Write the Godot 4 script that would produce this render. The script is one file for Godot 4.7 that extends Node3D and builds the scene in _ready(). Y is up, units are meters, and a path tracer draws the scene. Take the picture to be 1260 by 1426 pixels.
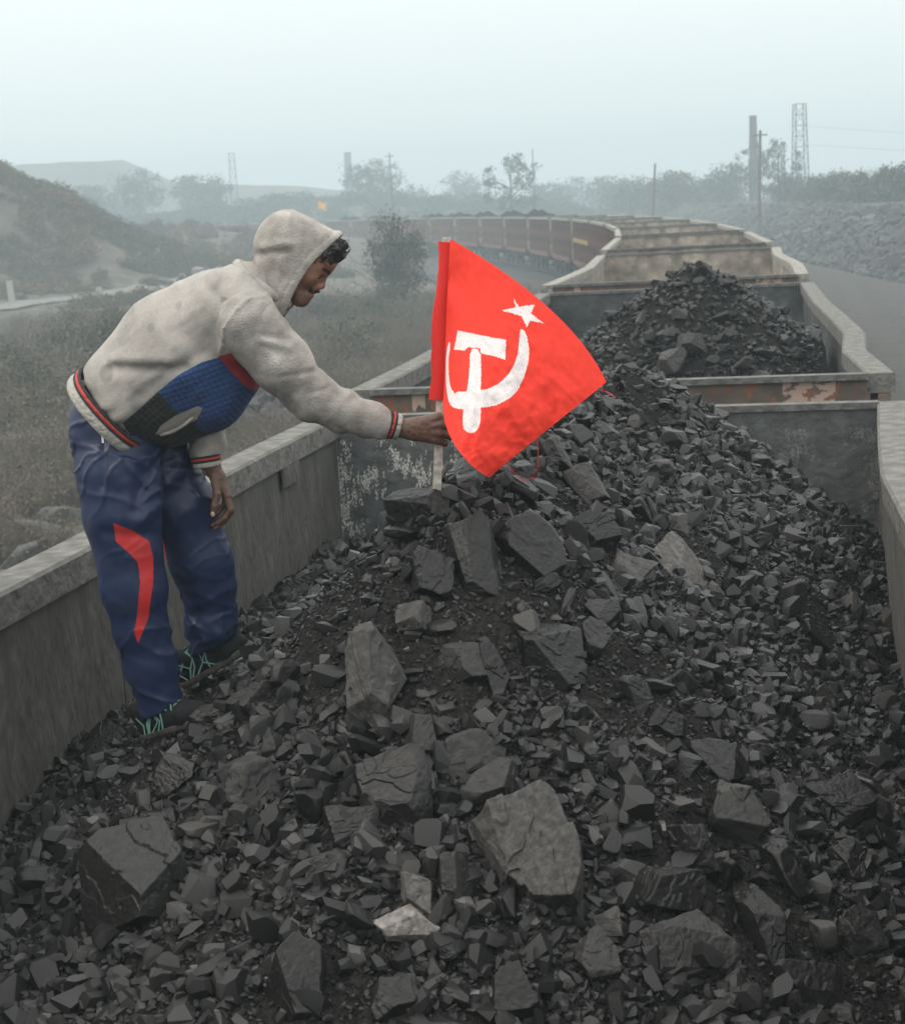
extends Node3D

const RIM := 3.4644          # height of the near wagon's rim
const RAIL := 0.2644         # rail top
const XC := -1.0009          # the near wagon's centre line
const COAL_X := [-9.2, -8.6, -8.2, -7.8, -6.4, -5.2, -3.0, 0.0]
const CREST_H := [0.06, 0.14, 0.27, 0.31, 0.25, 0.23, 0.23, 0.23]
const CREST_X := [-0.66, -0.60, -0.70, -0.76, -0.89, -1.04, -1.0, -1.0]
const MAN := Vector3(-1.9138, 3.0144, -4.8121)   # under the man's near foot
const MAN_TURN := 0.1911

var rng := RandomNumberGenerator.new()
var bump := FastNoiseLite.new()      # general noise, about one cycle a metre at scale 1
var cloth := FastNoiseLite.new()     # smooth folds
var counts := {}
var M := {}
var rocks: Array[ArrayMesh] = []

# ------------------------------------------------------------------ helpers
func numbered(called: String) -> String:
	var n: int = counts.get(called, 0)
	counts[called] = n + 1
	return called if n == 0 else "%s_%03d" % [called, n]

func tag(o: Node, label: String, category: String = "", group: String = "", kind: String = "") -> Node:
	if label: o.set_meta("label", label)
	if category: o.set_meta("category", category)
	if group: o.set_meta("group", group)
	if kind: o.set_meta("kind", kind)
	return o

func base(called: String, at: Vector3, turn := 0.0) -> Node3D:
	var o := Node3D.new()
	o.name = numbered(called)
	add_child(o, true)
	o.position = at
	o.rotation.y = turn
	return o

func part(called: String, m: Mesh, material: Material, parent: Node = null, at := Vector3.ZERO) -> MeshInstance3D:
	var o := MeshInstance3D.new()
	o.mesh = m
	o.material_override = material
	o.position = at
	if parent == null:
		o.name = numbered(called)
		add_child(o, true)
	else:
		o.name = called
		parent.add_child(o, true)
	return o

func lin(r: float, g: float, b: float) -> Color:
	return Color(r, g, b).linear_to_srgb()

func noise_tex(kind: int, freq: float, size: int, lo: float, hi: float, oct := 4, sd := 1, normal := false, strength := 6.0) -> NoiseTexture2D:
	var n := FastNoiseLite.new()
	n.noise_type = kind
	n.frequency = freq
	n.seed = sd
	n.fractal_octaves = oct
	var t := NoiseTexture2D.new()
	t.width = size
	t.height = size
	t.seamless = true
	t.noise = n
	if normal:
		t.as_normal_map = true
		t.bump_strength = strength
	else:
		var g := Gradient.new()
		g.set_color(0, Color(lo, lo, lo))
		g.set_color(1, Color(hi, hi, hi))
		t.color_ramp = g
	return t

func surf(c: Color, rough: float, tex: Texture2D = null, scale := 1.0, nor: Texture2D = null, nscale := 1.0, nstrength := 1.0, world := false) -> StandardMaterial3D:
	var m := StandardMaterial3D.new()
	m.albedo_color = c
	m.roughness = rough
	if tex or nor:
		m.uv1_triplanar = true
		m.uv1_world_triplanar = world
		m.uv1_scale = Vector3.ONE * scale
	if tex: m.albedo_texture = tex
	if nor:
		m.normal_enabled = true
		m.normal_texture = nor
		m.normal_scale = nstrength
	return m

func mesh_of(V: PackedVector3Array, I: PackedInt32Array, UV := PackedVector2Array(), N := PackedVector3Array(), C := PackedColorArray()) -> ArrayMesh:
	var a := []
	a.resize(Mesh.ARRAY_MAX)
	if N.is_empty():
		N.resize(V.size())
		for t in range(0, I.size(), 3):
			var i := I[t]
			var j := I[t + 1]
			var k := I[t + 2]
			var n := (V[k] - V[i]).cross(V[j] - V[i])
			N[i] += n
			N[j] += n
			N[k] += n
		for i in N.size():
			N[i] = N[i].normalized()
	a[Mesh.ARRAY_VERTEX] = V
	a[Mesh.ARRAY_NORMAL] = N
	a[Mesh.ARRAY_INDEX] = I
	if UV.size(): a[Mesh.ARRAY_TEX_UV] = UV
	if C.size(): a[Mesh.ARRAY_COLOR] = C
	var m := ArrayMesh.new()
	m.add_surface_from_arrays(Mesh.PRIMITIVE_TRIANGLES, a)
	return m

# a rows x cols sheet of points as a mesh (front faces upward / outward for row direction x column direction)
func grid_mesh(P: PackedVector3Array, rows: int, cols: int, wrap := false, flip := false, UV := PackedVector2Array()) -> ArrayMesh:
	var I := PackedInt32Array()
	for r in rows - 1:
		for c in (cols if wrap else cols - 1):
			var a := r * cols + c
			var b := r * cols + (c + 1) % cols
			var d := (r + 1) * cols + c
			var e := (r + 1) * cols + (c + 1) % cols
			if flip: I.append_array([a, d, b, b, d, e])
			else: I.append_array([a, b, d, b, e, d])
	return mesh_of(P, I, UV)

# flat-shaded boxes, bars and prisms collected in one SurfaceTool
func st_new() -> SurfaceTool:
	var st := SurfaceTool.new()
	st.begin(Mesh.PRIMITIVE_TRIANGLES)
	return st

func quad(st: SurfaceTool, a: Vector3, b: Vector3, c: Vector3, d: Vector3) -> void:
	var n := (c - a).cross(b - a).normalized()
	for v in [a, b, c, a, c, d]:
		st.set_normal(n)
		st.set_uv(Vector2(v.x + v.z, v.y))
		st.add_vertex(v)

func box(st: SurfaceTool, lo: Vector3, hi: Vector3, T := Transform3D()) -> void:
	var p := []
	for i in 8:
		p.append(T * Vector3(hi.x if i & 1 else lo.x, hi.y if i & 2 else lo.y, hi.z if i & 4 else lo.z))
	for f in [[0, 2, 3, 1], [4, 5, 7, 6], [0, 4, 6, 2], [1, 3, 7, 5], [0, 1, 5, 4], [2, 6, 7, 3]]:
		quad(st, p[f[0]], p[f[1]], p[f[2]], p[f[3]])

func box_mesh(lo: Vector3, hi: Vector3) -> ArrayMesh:
	var st := st_new()
	box(st, lo, hi)
	return st.commit()

# a bar of square section between two points
func bar(st: SurfaceTool, a: Vector3, b: Vector3, w: float) -> void:
	var z := (b - a)
	var l := z.length()
	z = z / l
	var x := z.cross(Vector3.UP if absf(z.y) < 0.9 else Vector3.RIGHT).normalized()
	box(st, Vector3(-w, -w, 0), Vector3(w, w, l), Transform3D(Basis(x, z.cross(x), z), a))

# a round tube through points, radius from r0 to r1
func tube_into(V: PackedVector3Array, I: PackedInt32Array, pts: PackedVector3Array, r0: float, r1: float, seg := 6, caps := true) -> void:
	var n := pts.size()
	var x := Vector3.ZERO
	for i in n:
		var t := (pts[mini(i + 1, n - 1)] - pts[maxi(i - 1, 0)]).normalized()
		if i == 0: x = t.cross(Vector3.UP if absf(t.y) < 0.9 else Vector3.RIGHT).normalized()
		x = (x - t * x.dot(t)).normalized()
		var y := t.cross(x)
		var r := lerpf(r0, r1, float(i) / maxi(n - 1, 1))
		var first := V.size()
		for k in seg:
			var a := TAU * k / seg
			V.append(pts[i] + (x * cos(a) + y * sin(a)) * r)
		if i > 0:
			for k in seg:
				var k2 := (k + 1) % seg
				I.append_array([first - seg + k, first + k, first - seg + k2, first - seg + k2, first + k, first + k2])
		if caps and (i == 0 or i == n - 1):
			var c := V.size()
			V.append(pts[i])
			for k in seg:
				var k2 := (k + 1) % seg
				if i == 0: I.append_array([c, first + k, first + k2])
				else: I.append_array([c, first + k2, first + k])

func tube(pts: PackedVector3Array, r0: float, r1: float, seg := 8) -> ArrayMesh:
	var V := PackedVector3Array()
	var I := PackedInt32Array()
	tube_into(V, I, pts, r0, r1, seg)
	return mesh_of(V, I)

func interp(x: float, xs: Array, ys: Array) -> float:
	if x <= xs[0]: return ys[0]
	for i in range(1, xs.size()):
		if x <= xs[i]: return lerpf(ys[i - 1], ys[i], (x - xs[i - 1]) / (xs[i] - xs[i - 1]))
	return ys[-1]

# ------------------------------------------------------------------ shapes by distance field
# limbs: [a, b, radius a, radius b, sideways scale (z), blend]; shape(p, d) may bend the distance
func sdf_mesh(limbs: Array, cell: float, shape = null, margin := 0.012, uv_lo := Vector2.ZERO, uv_size := Vector2.ONE, V := PackedVector3Array(), I := PackedInt32Array(), raw := false) -> ArrayMesh:
	var n := limbs.size()
	var A := PackedVector3Array()
	var BA := PackedVector3Array()
	var IB := PackedFloat32Array()
	var RA := PackedFloat32Array()
	var RD := PackedFloat32Array()
	var ZS := PackedFloat32Array()
	var AZ := PackedFloat32Array()
	var K := PackedFloat32Array()
	var lo := Vector3.ONE * 1e9
	var hi := -lo
	var kmax := 0.0
	for l in limbs:
		var a: Vector3 = l[0]
		var b: Vector3 = l[1]
		var s: float = l[4] if l.size() > 4 else 1.0
		var r := Vector3.ONE * maxf(l[2], l[3])
		r.z /= minf(s, 1.0)
		lo = lo.min(a - r).min(b - r)
		hi = hi.max(a + r).max(b + r)
		AZ.append(a.z)
		ZS.append(s)
		var b2 := Vector3(b.x, b.y, (b.z - a.z) * s)
		var a2 := Vector3(a.x, a.y, 0)
		A.append(a2)
		BA.append(b2 - a2)
		IB.append(1.0 / maxf((b2 - a2).length_squared(), 1e-9))
		RA.append(l[2])
		RD.append(l[3] - l[2])
		var k: float = l[5] if l.size() > 5 else 0.03
		K.append(k)
		kmax = maxf(kmax, k)
	lo -= Vector3.ONE * (margin + cell * 3)
	hi += Vector3.ONE * (margin + cell * 3)
	var B := 4
	var nb := Vector3i(((hi - lo) / (cell * B)).ceil())
	var nx := nb.x * B
	var ny := nb.y * B
	var nz := nb.z * B
	var val := PackedFloat32Array()
	val.resize(nx * ny * nz)
	var half := cell * B * 0.87
	var active: Array[Vector3i] = []
	var ds := PackedFloat32Array()
	ds.resize(n)
	for bx in nb.x:
		for by in nb.y:
			for bz in nb.z:
				var c := lo + Vector3(bx + 0.5, by + 0.5, bz + 0.5) * (cell * B) - Vector3.ONE * cell * 0.5
				var m := 1e9
				for i in n:
					var p := Vector3(c.x, c.y, (c.z - AZ[i]) * ZS[i])
					var pa := p - A[i]
					var h := clampf(pa.dot(BA[i]) * IB[i], 0.0, 1.0)
					var d := (pa - BA[i] * h).length() - RA[i] - RD[i] * h
					ds[i] = d
					m = minf(m, d)
				if absf(m) > half + kmax * 0.3 + margin:
					var v := 1.0 if m > 0.0 else -1.0
					if shape != null and m < 0.0: v = shape.call(c, m)
					for i in range(bx * B, bx * B + B):
						for j in range(by * B, by * B + B):
							var at := (i * ny + j) * nz + bz * B
							for k in B: val[at + k] = v
					continue
				active.append(Vector3i(bx, by, bz))
				var near := PackedInt32Array()
				for i in n:
					if ds[i] < m + 2.0 * half + kmax: near.append(i)
				for i in range(bx * B, bx * B + B):
					for j in range(by * B, by * B + B):
						for k in range(bz * B, bz * B + B):
							var q := lo + Vector3(i, j, k) * cell
							var r := 1e9
							for e in near:
								var pa := Vector3(q.x, q.y, (q.z - AZ[e]) * ZS[e]) - A[e]
								var h := clampf(pa.dot(BA[e]) * IB[e], 0.0, 1.0)
								var d := (pa - BA[e] * h).length() - RA[e] - RD[e] * h
								var w := maxf(K[e] - absf(d - r), 0.0)
								r = minf(r, d) - (w * w * 0.25 / K[e] if w > 0.0 else 0.0)
							val[(i * ny + j) * nz + k] = shape.call(q, r) if shape != null and r < margin + cell else r
	# surface nets
	var idx := PackedInt32Array()
	idx.resize(nx * ny * nz)
	idx.fill(-1)
	var first := V.size()
	var off := PackedInt32Array([0, ny * nz, nz, ny * nz + nz, 1, ny * nz + 1, nz + 1, ny * nz + nz + 1])
	var edges := [[0, 1], [2, 3], [4, 5], [6, 7], [0, 2], [1, 3], [4, 6], [5, 7], [0, 4], [1, 5], [2, 6], [3, 7]]
	var corner := []
	for c in 8: corner.append(Vector3(c & 1, (c >> 1) & 1, (c >> 2) & 1))
	var cells := PackedInt32Array()
	for bl in active:
		for i in range(bl.x * B, mini(bl.x * B + B, nx - 1)):
			for j in range(bl.y * B, mini(bl.y * B + B, ny - 1)):
				for k in range(bl.z * B, mini(bl.z * B + B, nz - 1)):
					var at := (i * ny + j) * nz + k
					var mask := 0
					for c in 8:
						if val[at + off[c]] < 0.0: mask |= 1 << c
					if mask == 0 or mask == 255: continue
					var sum := Vector3.ZERO
					var cnt := 0
					for e in edges:
						var e0: int = e[0]
						var e1: int = e[1]
						if ((mask >> e0) ^ (mask >> e1)) & 1:
							var v0 := val[at + off[e0]]
							var v1 := val[at + off[e1]]
							sum += corner[e0].lerp(corner[e1], v0 / (v0 - v1))
							cnt += 1
					idx[at] = V.size()
					V.append(lo + (Vector3(i, j, k) + sum / cnt) * cell)
					cells.append(at)
	var sx := ny * nz
	var sy := nz
	for at in cells:
		var v := val[at] < 0.0
		for axis in 3:
			var s1: int = [sx, sy, 1][axis]
			var s2: int = [sy, 1, sx][axis]
			var s3: int = [1, sx, sy][axis]
			if (val[at + s1] < 0.0) == v or at - s2 - s3 < 0: continue
			var a := idx[at]
			var b := idx[at - s2]
			var c := idx[at - s2 - s3]
			var d := idx[at - s3]
			if b < 0 or c < 0 or d < 0: continue
			if v: I.append_array([c, b, a, c, a, d])
			else: I.append_array([c, a, b, c, d, a])
	if raw: return null
	var UV := PackedVector2Array()
	UV.resize(V.size())
	for i in V.size():
		UV[i] = Vector2((V[i].x - uv_lo.x) / uv_size.x, 1.0 - (V[i].y - uv_lo.y) / uv_size.y)
	return mesh_of(V, I, UV)

# ------------------------------------------------------------------ stones
func clip_rock(sd: int, flat: float, cuts: int) -> ArrayMesh:
	var r := RandomNumberGenerator.new()
	r.seed = sd
	var ext := Vector3(1, lerpf(0.65, 0.95, r.randf()), lerpf(0.5, 0.85, r.randf()) * flat)
	var polys := []
	for f in [[0, 2, 3, 1], [4, 5, 7, 6], [0, 4, 6, 2], [1, 3, 7, 5], [0, 1, 5, 4], [2, 6, 7, 3]]:
		var q := PackedVector3Array()
		for i in f: q.append(Vector3(1 if i & 1 else -1, 1 if i & 2 else -1, 1 if i & 4 else -1) * ext)
		polys.append(q)
	for c in cuts:
		var n := Vector3(r.randfn(), r.randfn(), r.randfn()).normalized()
		var reach := (n.abs() * ext).dot(Vector3.ONE) * r.randf_range(0.50, 0.76)
		var out := []
		var cap := PackedVector3Array()
		for q in polys:
			var w := PackedVector3Array()
			for i in q.size():
				var a: Vector3 = q[i]
				var b: Vector3 = q[(i + 1) % q.size()]
				var da := a.dot(n) - reach
				var db := b.dot(n) - reach
				if da <= 0.0: w.append(a)
				if (da <= 0.0) != (db <= 0.0):
					var x := a.lerp(b, da / (da - db))
					w.append(x)
					cap.append(x)
			if w.size() >= 3: out.append(w)
		polys = out
		if cap.size() >= 3:
			var mid := Vector3.ZERO
			for v in cap: mid += v
			mid /= cap.size()
			var u := (cap[0] - mid).normalized()
			var w2 := n.cross(u)
			var order := []
			for v in cap: order.append([atan2((v - mid).dot(w2), (v - mid).dot(u)), v])
			order.sort_custom(func(p, q): return p[0] < q[0])
			var face := PackedVector3Array()
			for o in order:
				if face.is_empty() or face[-1].distance_to(o[1]) > 1e-4: face.append(o[1])
			if face.size() >= 3: polys.append(face)
	var st := st_new()
	for q in polys:
		var mid := Vector3.ZERO
		for v in q: mid += v
		mid /= q.size()
		var n: Vector3 = (q[2] - q[0]).cross(q[1] - q[0]).normalized()
		var turned: bool = n.dot(mid) < 0.0
		if turned: n = -n
		for i in range(1, q.size() - 1):
			for v in ([q[0], q[i + 1], q[i]] if turned else [q[0], q[i], q[i + 1]]):
				st.set_normal((n + v.normalized() * 0.12).normalized())
				st.add_vertex(v)
	return st.commit()

var ico_cache := {}
func ico(level: int) -> Array:
	if ico_cache.has(level): return ico_cache[level]
	var V := PackedVector3Array()
	var I := PackedInt32Array()
	if level == 0:
		var t := (1.0 + sqrt(5.0)) / 2.0
		for v in [[-1, t, 0], [1, t, 0], [-1, -t, 0], [1, -t, 0], [0, -1, t], [0, 1, t], [0, -1, -t], [0, 1, -t], [t, 0, -1], [t, 0, 1], [-t, 0, -1], [-t, 0, 1]]:
			V.append(Vector3(v[0], v[1], v[2]).normalized())
		I = PackedInt32Array([0, 11, 5, 0, 5, 1, 0, 1, 7, 0, 7, 10, 0, 10, 11, 1, 5, 9, 5, 11, 4, 11, 10, 2, 10, 7, 6, 7, 1, 8, 3, 9, 4, 3, 4, 2, 3, 2, 6, 3, 6, 8, 3, 8, 9, 4, 9, 5, 2, 4, 11, 6, 2, 10, 8, 6, 7, 9, 8, 1])
		for k in range(0, I.size(), 3):
			var x := I[k + 1]
			I[k + 1] = I[k + 2]
			I[k + 2] = x
	else:
		var low: Array = ico(level - 1)
		V = low[0].duplicate()
		var mid := {}
		var J: PackedInt32Array = low[1]
		for k in range(0, J.size(), 3):
			var q := PackedInt32Array()
			for e in 3:
				var a := J[k + e]
				var b := J[k + (e + 1) % 3]
				var key := mini(a, b) * 100000 + maxi(a, b)
				if not mid.has(key):
					mid[key] = V.size()
					V.append((V[a] + V[b]).normalized())
				q.append(mid[key])
			I.append_array([J[k], q[0], q[2], J[k + 1], q[1], q[0], J[k + 2], q[2], q[1], q[0], q[1], q[2]])
	ico_cache[level] = [V, I]
	return ico_cache[level]

# a broken boulder: planes cut from an ellipsoid, edges chipped and faces roughened; size = half extents
func boulder(sd: int, size: Vector3, level: int, cuts := 13, rough := 1.0) -> ArrayMesh:
	var r := RandomNumberGenerator.new()
	r.seed = sd * 77 + 5
	var N := PackedVector3Array()
	var D := PackedFloat32Array()
	for ax in 3:
		for s in [-1.0, 1.0]:
			var n := Vector3.ZERO
			n[ax] = s
			N.append((n + Vector3(r.randfn(), r.randfn(), r.randfn()) * 0.30).normalized())
			D.append(r.randf_range(0.78, 1.0))
	for c in cuts - 8:
		N.append(Vector3(r.randfn(), r.randfn(), r.randfn()).normalized())
		D.append(r.randf_range(0.55, 1.15))
	var src: Array = ico(level)
	var dirs: PackedVector3Array = src[0]
	var V := PackedVector3Array()
	V.resize(dirs.size())
	var o := Vector3(r.randf(), r.randf(), r.randf()) * 50.0
	var lay := Vector3(r.randfn() * 0.6, r.randfn() * 1.5, r.randfn()).normalized()
	for i in dirs.size():
		var d := dirs[i]
		# chips: ledges a few per cent deep where pieces have spalled off
		var q := d * 1.0 + o
		var h := bump.get_noise_3dv((q - lay * q.dot(lay)) * 0.45 + lay * q.dot(lay) * 1.1)
		var ledge := 0.05 * smoothstep(0.12, 0.15, h) + 0.04 * smoothstep(-0.34, -0.31, h) - 0.04
		var rad := 1e9
		for c in N.size():
			var x := N[c].dot(d)
			if x > 0.2: rad = minf(rad, (D[c] - ledge * (0.4 + 0.6 * float(c % 2))) / x)
		rad = minf(rad, 1.5)
		var p := d * rad
		q = p + o
		var strata := bump.get_noise_3dv((q - lay * q.dot(lay)) * 2.0 + lay * q.dot(lay) * 11.0)
		p *= 1.0 + rough * (0.006 * strata + 0.03 * bump.get_noise_3dv(q * 1.5) + 0.007 * bump.get_noise_3dv(q * 9.0))
		V[i] = p * size
	return mesh_of(V, src[1])

# ------------------------------------------------------------------ the coal surface of the near wagon
func crest_x(z: float) -> float: return interp(z, COAL_X, CREST_X)

func heap_smooth(x: float, z: float) -> float:
	var h := interp(z, COAL_X, CREST_H)
	var xc := crest_x(z)
	var dx := x - xc
	var dz := maxf(0.0, z + 5.2)
	var sl := 0.80 if dx < 0.0 else 0.84
	var r := sqrt(sl * dx * sl * dx + 0.36 * dz * dz + 0.0036) - 0.06
	var b := (-0.70 if x < xc else -0.86) - 0.22 * minf(1.0, dz / 1.5)
	var k := 0.12
	var a := h - r
	var m := maxf(a, b)
	return RIM + m + k * log(exp((a - m) / k) + exp((b - m) / k))

func heap_y(x: float, z: float) -> float:
	var dent := 0.06 * exp(-(pow(x + 1.80, 2.0) + pow(z + 4.80, 2.0)) / 0.02) + 0.05 * exp(-(pow(x + 1.76, 2.0) + pow(z + 5.10, 2.0)) / 0.02)
	return heap_smooth(x, z) - dent + 0.035 * bump.get_noise_3d(x * 1.3, 3.0, z * 1.3) + 0.02 * bump.get_noise_3d(x * 4.0, 9.0, z * 4.0)

func heap_normal(x: float, z: float) -> Vector3:
	var e := 0.03
	return Vector3(heap_smooth(x - e, z) - heap_smooth(x + e, z), 2.0 * e, heap_smooth(x, z - e) - heap_smooth(x, z + e)).normalized()

const HEAP2 := Vector3(-0.711, 4.02, -13.86)
func heap2_y(x: float, z: float) -> float:
	var r := Vector2(x - HEAP2.x, z - HEAP2.z).length() * 0.70
	var a := HEAP2.y - sqrt(r * r + 0.003) + 0.05 - RIM
	var b := -0.52
	var k := 0.1
	var m := maxf(a, b)
	return RIM + m + k * log(exp((a - m) / k) + exp((b - m) / k)) + 0.05 * bump.get_noise_3d(x * 1.5, 30.0, z * 1.5)

# ------------------------------------------------------------------ the railway
func track(s: float) -> Array:      # place and heading along the curved track, s metres past the near wagon's middle
	var x := XC
	var z := -4.096
	var th := 0.0
	var n := maxi(1, int(absf(s)))
	var ds := s / n
	for i in n:
		var q := (i + 0.5) * ds
		var k := 0.0 if q < 0.0 else (1.0 / 496.0 if q < 32.0 else 1.0 / 320.0)
		th += k * ds * 0.5
		x -= sin(th) * ds
		z -= cos(th) * ds
		th += k * ds * 0.5
	return [Vector3(x, RAIL + 0.0051 * clampf(s, 0.0, 34.0), z), th]

# one side of a wagon: a profile swept along z; bent(z) pushes its top outward
func side_sweep(z0: float, z1: float, segs: int, prof: PackedVector2Array, side: float, bend) -> ArrayMesh:
	var st := st_new()
	var n := prof.size()
	var rows := []
	for i in segs + 1:
		var z := lerpf(z0, z1, float(i) / segs)
		var row := PackedVector3Array()
		for p in prof:
			var b := 0.0
			if bend != null: b = bend.call(z, side) * pow(clampf((p.y - 1.25) / 1.95, 0.0, 1.1), 2.0)
			row.append(Vector3(side * (p.x + b), p.y, z))
		rows.append(row)
	for i in segs:
		for k in n:
			var a: Vector3 = rows[i][k]
			var b: Vector3 = rows[i][(k + 1) % n]
			var c: Vector3 = rows[i + 1][(k + 1) % n]
			var d: Vector3 = rows[i + 1][k]
			if side > 0: quad(st, a, b, c, d)
			else: quad(st, d, c, b, a)
	for row in [rows[0], rows[segs]]:
		for k in range(1, n - 1):
			var fl: bool = (row == rows[0]) == (side > 0)
			if fl: quad(st, row[0], row[k + 1], row[k], row[0])
			else: quad(st, row[0], row[k], row[k + 1], row[0])
	return st.commit()

func make_wagon(bend, inner: Material, outer: Material, coping: Material, ending: Material, plates: int, segs: int, near_end: Material = null, H := 4.892) -> Node3D:
	var w := base("coal_wagon", Vector3.ZERO)
	for s in [1.0, -1.0]:
		for i in plates:
			var z0 := -H + 2.0 * H * i / plates + (0.004 if i else 0.0)
			var z1 := -H + 2.0 * H * (i + 1) / plates
			var e := 0.003 * (i % 2)
			part("side_plate", side_sweep(z0, z1, segs, PackedVector2Array([Vector2(1.475 - e, 1.25), Vector2(1.475 - e, 3.11), Vector2(1.515, 3.11), Vector2(1.515, 1.25)]), s, bend), inner if plates > 1 else outer, w)
		part("top_rail", side_sweep(-H - 0.05, H + 0.05, segs * maxi(plates, 2), PackedVector2Array([Vector2(1.452, 3.085), Vector2(1.452, 3.188), Vector2(1.464, 3.2), Vector2(1.603, 3.2), Vector2(1.615, 3.188), Vector2(1.615, 3.085)]), s, bend), coping, w)
		part("side_sill", box_mesh(Vector3(s * 1.57 - 0.06, 1.02, -H), Vector3(s * 1.57 + 0.06, 1.24, H)), outer, w)
		if plates == 1:
			for i in 11:
				var z := -H + 0.1 + (2.0 * H - 0.2) * i / 10.0
				part("side_rib", box_mesh(Vector3(minf(s * 1.517, s * 1.60), 1.26, z - 0.07), Vector3(maxf(s * 1.517, s * 1.60), 3.08, z + 0.07)), outer, w)
		else:
			for i in plates + 1:
				var z := -H + 2.0 * H * i / plates
				part("side_rib", side_sweep(z - 0.07, z + 0.07, 1, PackedVector2Array([Vector2(1.517, 1.26), Vector2(1.517, 3.082), Vector2(1.59, 3.082), Vector2(1.59, 1.26)]), s, bend), outer, w)
	for e in [-1.0, 1.0]:
		var m: Material = ending if e < 0 or near_end == null else near_end
		var bl: float = bend.call(e * H, -1.0) if bend != null else 0.0
		var br: float = bend.call(e * H, 1.0) if bend != null else 0.0
		var P := PackedVector3Array()
		var UV := PackedVector2Array()
		# front and back of the end sheet; it follows the bent sides
		for f in [0.0, 0.05]:
			for r in 9:
				for c in 2:
					var y := lerpf(1.25, 3.17, r / 8.0)
					var b := pow((y - 1.25) / 1.95, 2.0)
					P.append(Vector3(lerpf(-1.474 - bl * b, 1.474 + br * b, c), y, e * (H + f)))
					UV.append(Vector2(c, 1.0 - r / 8.0))
		var I := PackedInt32Array()
		for f in 2:
			for r in 8:
				var a := f * 18 + r * 2
				if (f == 0) == (e > 0): I.append_array([a, a + 1, a + 2, a + 1, a + 3, a + 2])
				else: I.append_array([a, a + 2, a + 1, a + 1, a + 2, a + 3])
		var N := PackedVector3Array()
		for f in 2:
			for r in 18: N.append(Vector3(0, 0, -e if f == 0 else e))
		part("end_wall", mesh_of(P, I, UV, N), m, w)
		var st := st_new()
		var o := 1.46
		box(st, Vector3(-o - bl, 3.168, minf(e * (H - 0.012), e * (H + 0.085))), Vector3(o + br, 3.203, maxf(e * (H - 0.012), e * (H + 0.085))))
		part("end_rail", st.commit(), M.rail_end, w)
		for k in 2:
			part("end_rib", box_mesh(Vector3(-1.45, 1.75 + 0.6 * k, minf(e * (H + 0.055), e * (H + 0.12))), Vector3(1.45, 1.87 + 0.6 * k, maxf(e * (H + 0.055), e * (H + 0.12)))), outer, w)
		part("coupler", box_mesh(Vector3(-0.11, 0.85, minf(e * (H + 0.02), e * (H + 0.52))), Vector3(0.11, 1.07, maxf(e * (H + 0.02), e * (H + 0.52)))), M.iron, w)
	part("floor", box_mesh(Vector3(-1.5, 1.15, -H), Vector3(1.5, 1.25, H)), inner, w)
	part("centre_sill", box_mesh(Vector3(-0.3, 0.8, -H), Vector3(0.3, 1.14, H)), M.iron, w)
	for e in [-1.0, 1.0]:
		var bo := part("bogie", box_mesh(Vector3(-0.9, 0.55, e * 3.3 - 0.2), Vector3(0.9, 0.8, e * 3.3 + 0.2)), M.iron, w)
		for s in [-1.0, 1.0]:
			part("side_frame", M.frame_mesh, M.iron, bo, Vector3(s * 1.02, 0.5, e * 3.3))
			for a in [-1.0, 1.0]:
				part("wheel", M.wheel_mesh, M.iron, bo, Vector3(s * 0.84, 0.5, e * 3.3 + a * 1.0))
	return w

func place_wagon(w: Node3D, k: int) -> void:
	var t := track((k - 1) * 10.713)
	w.position = t[0]
	w.rotation.y = t[1]

# ------------------------------------------------------------------ plants
func leaf_cloud(sd: int, clumps: int, leaves: int, size: float, shell: float, spread: float) -> ArrayMesh:
	var r := RandomNumberGenerator.new()
	r.seed = sd
	var V := PackedVector3Array()
	var I := PackedInt32Array()
	var N := PackedVector3Array()
	var C := PackedColorArray()
	for c in clumps:
		var d := Vector3(r.randfn(), r.randfn(), r.randfn()).normalized() * pow(r.randf(), shell)
		var cr := spread * r.randf_range(0.6, 1.3)
		var tone := r.randf_range(0.65, 1.25)
		for l in leaves:
			var p := d + Vector3(r.randfn(), r.randfn() * 0.7, r.randfn()) * cr
			var u := Vector3(r.randfn(), r.randfn(), r.randfn()).normalized() * size * r.randf_range(0.6, 1.3)
			var v := u.cross(Vector3(r.randfn(), r.randfn(), r.randfn())).normalized() * u.length() * 0.6
			var i := V.size()
			V.append_array([p - u, p + v, p + u, p - v])
			var n := u.cross(v).normalized()
			if n.y < 0.0: n = -n
			N.append_array([n, n, n, n])
			var t := tone * r.randf_range(0.8, 1.2)
			for q in 4: C.append(Color(t, t * r.randf_range(0.95, 1.05), t))
			I.append_array([i, i + 1, i + 2, i, i + 2, i + 3])
	return mesh_of(V, I, PackedVector2Array(), N, C)

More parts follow.
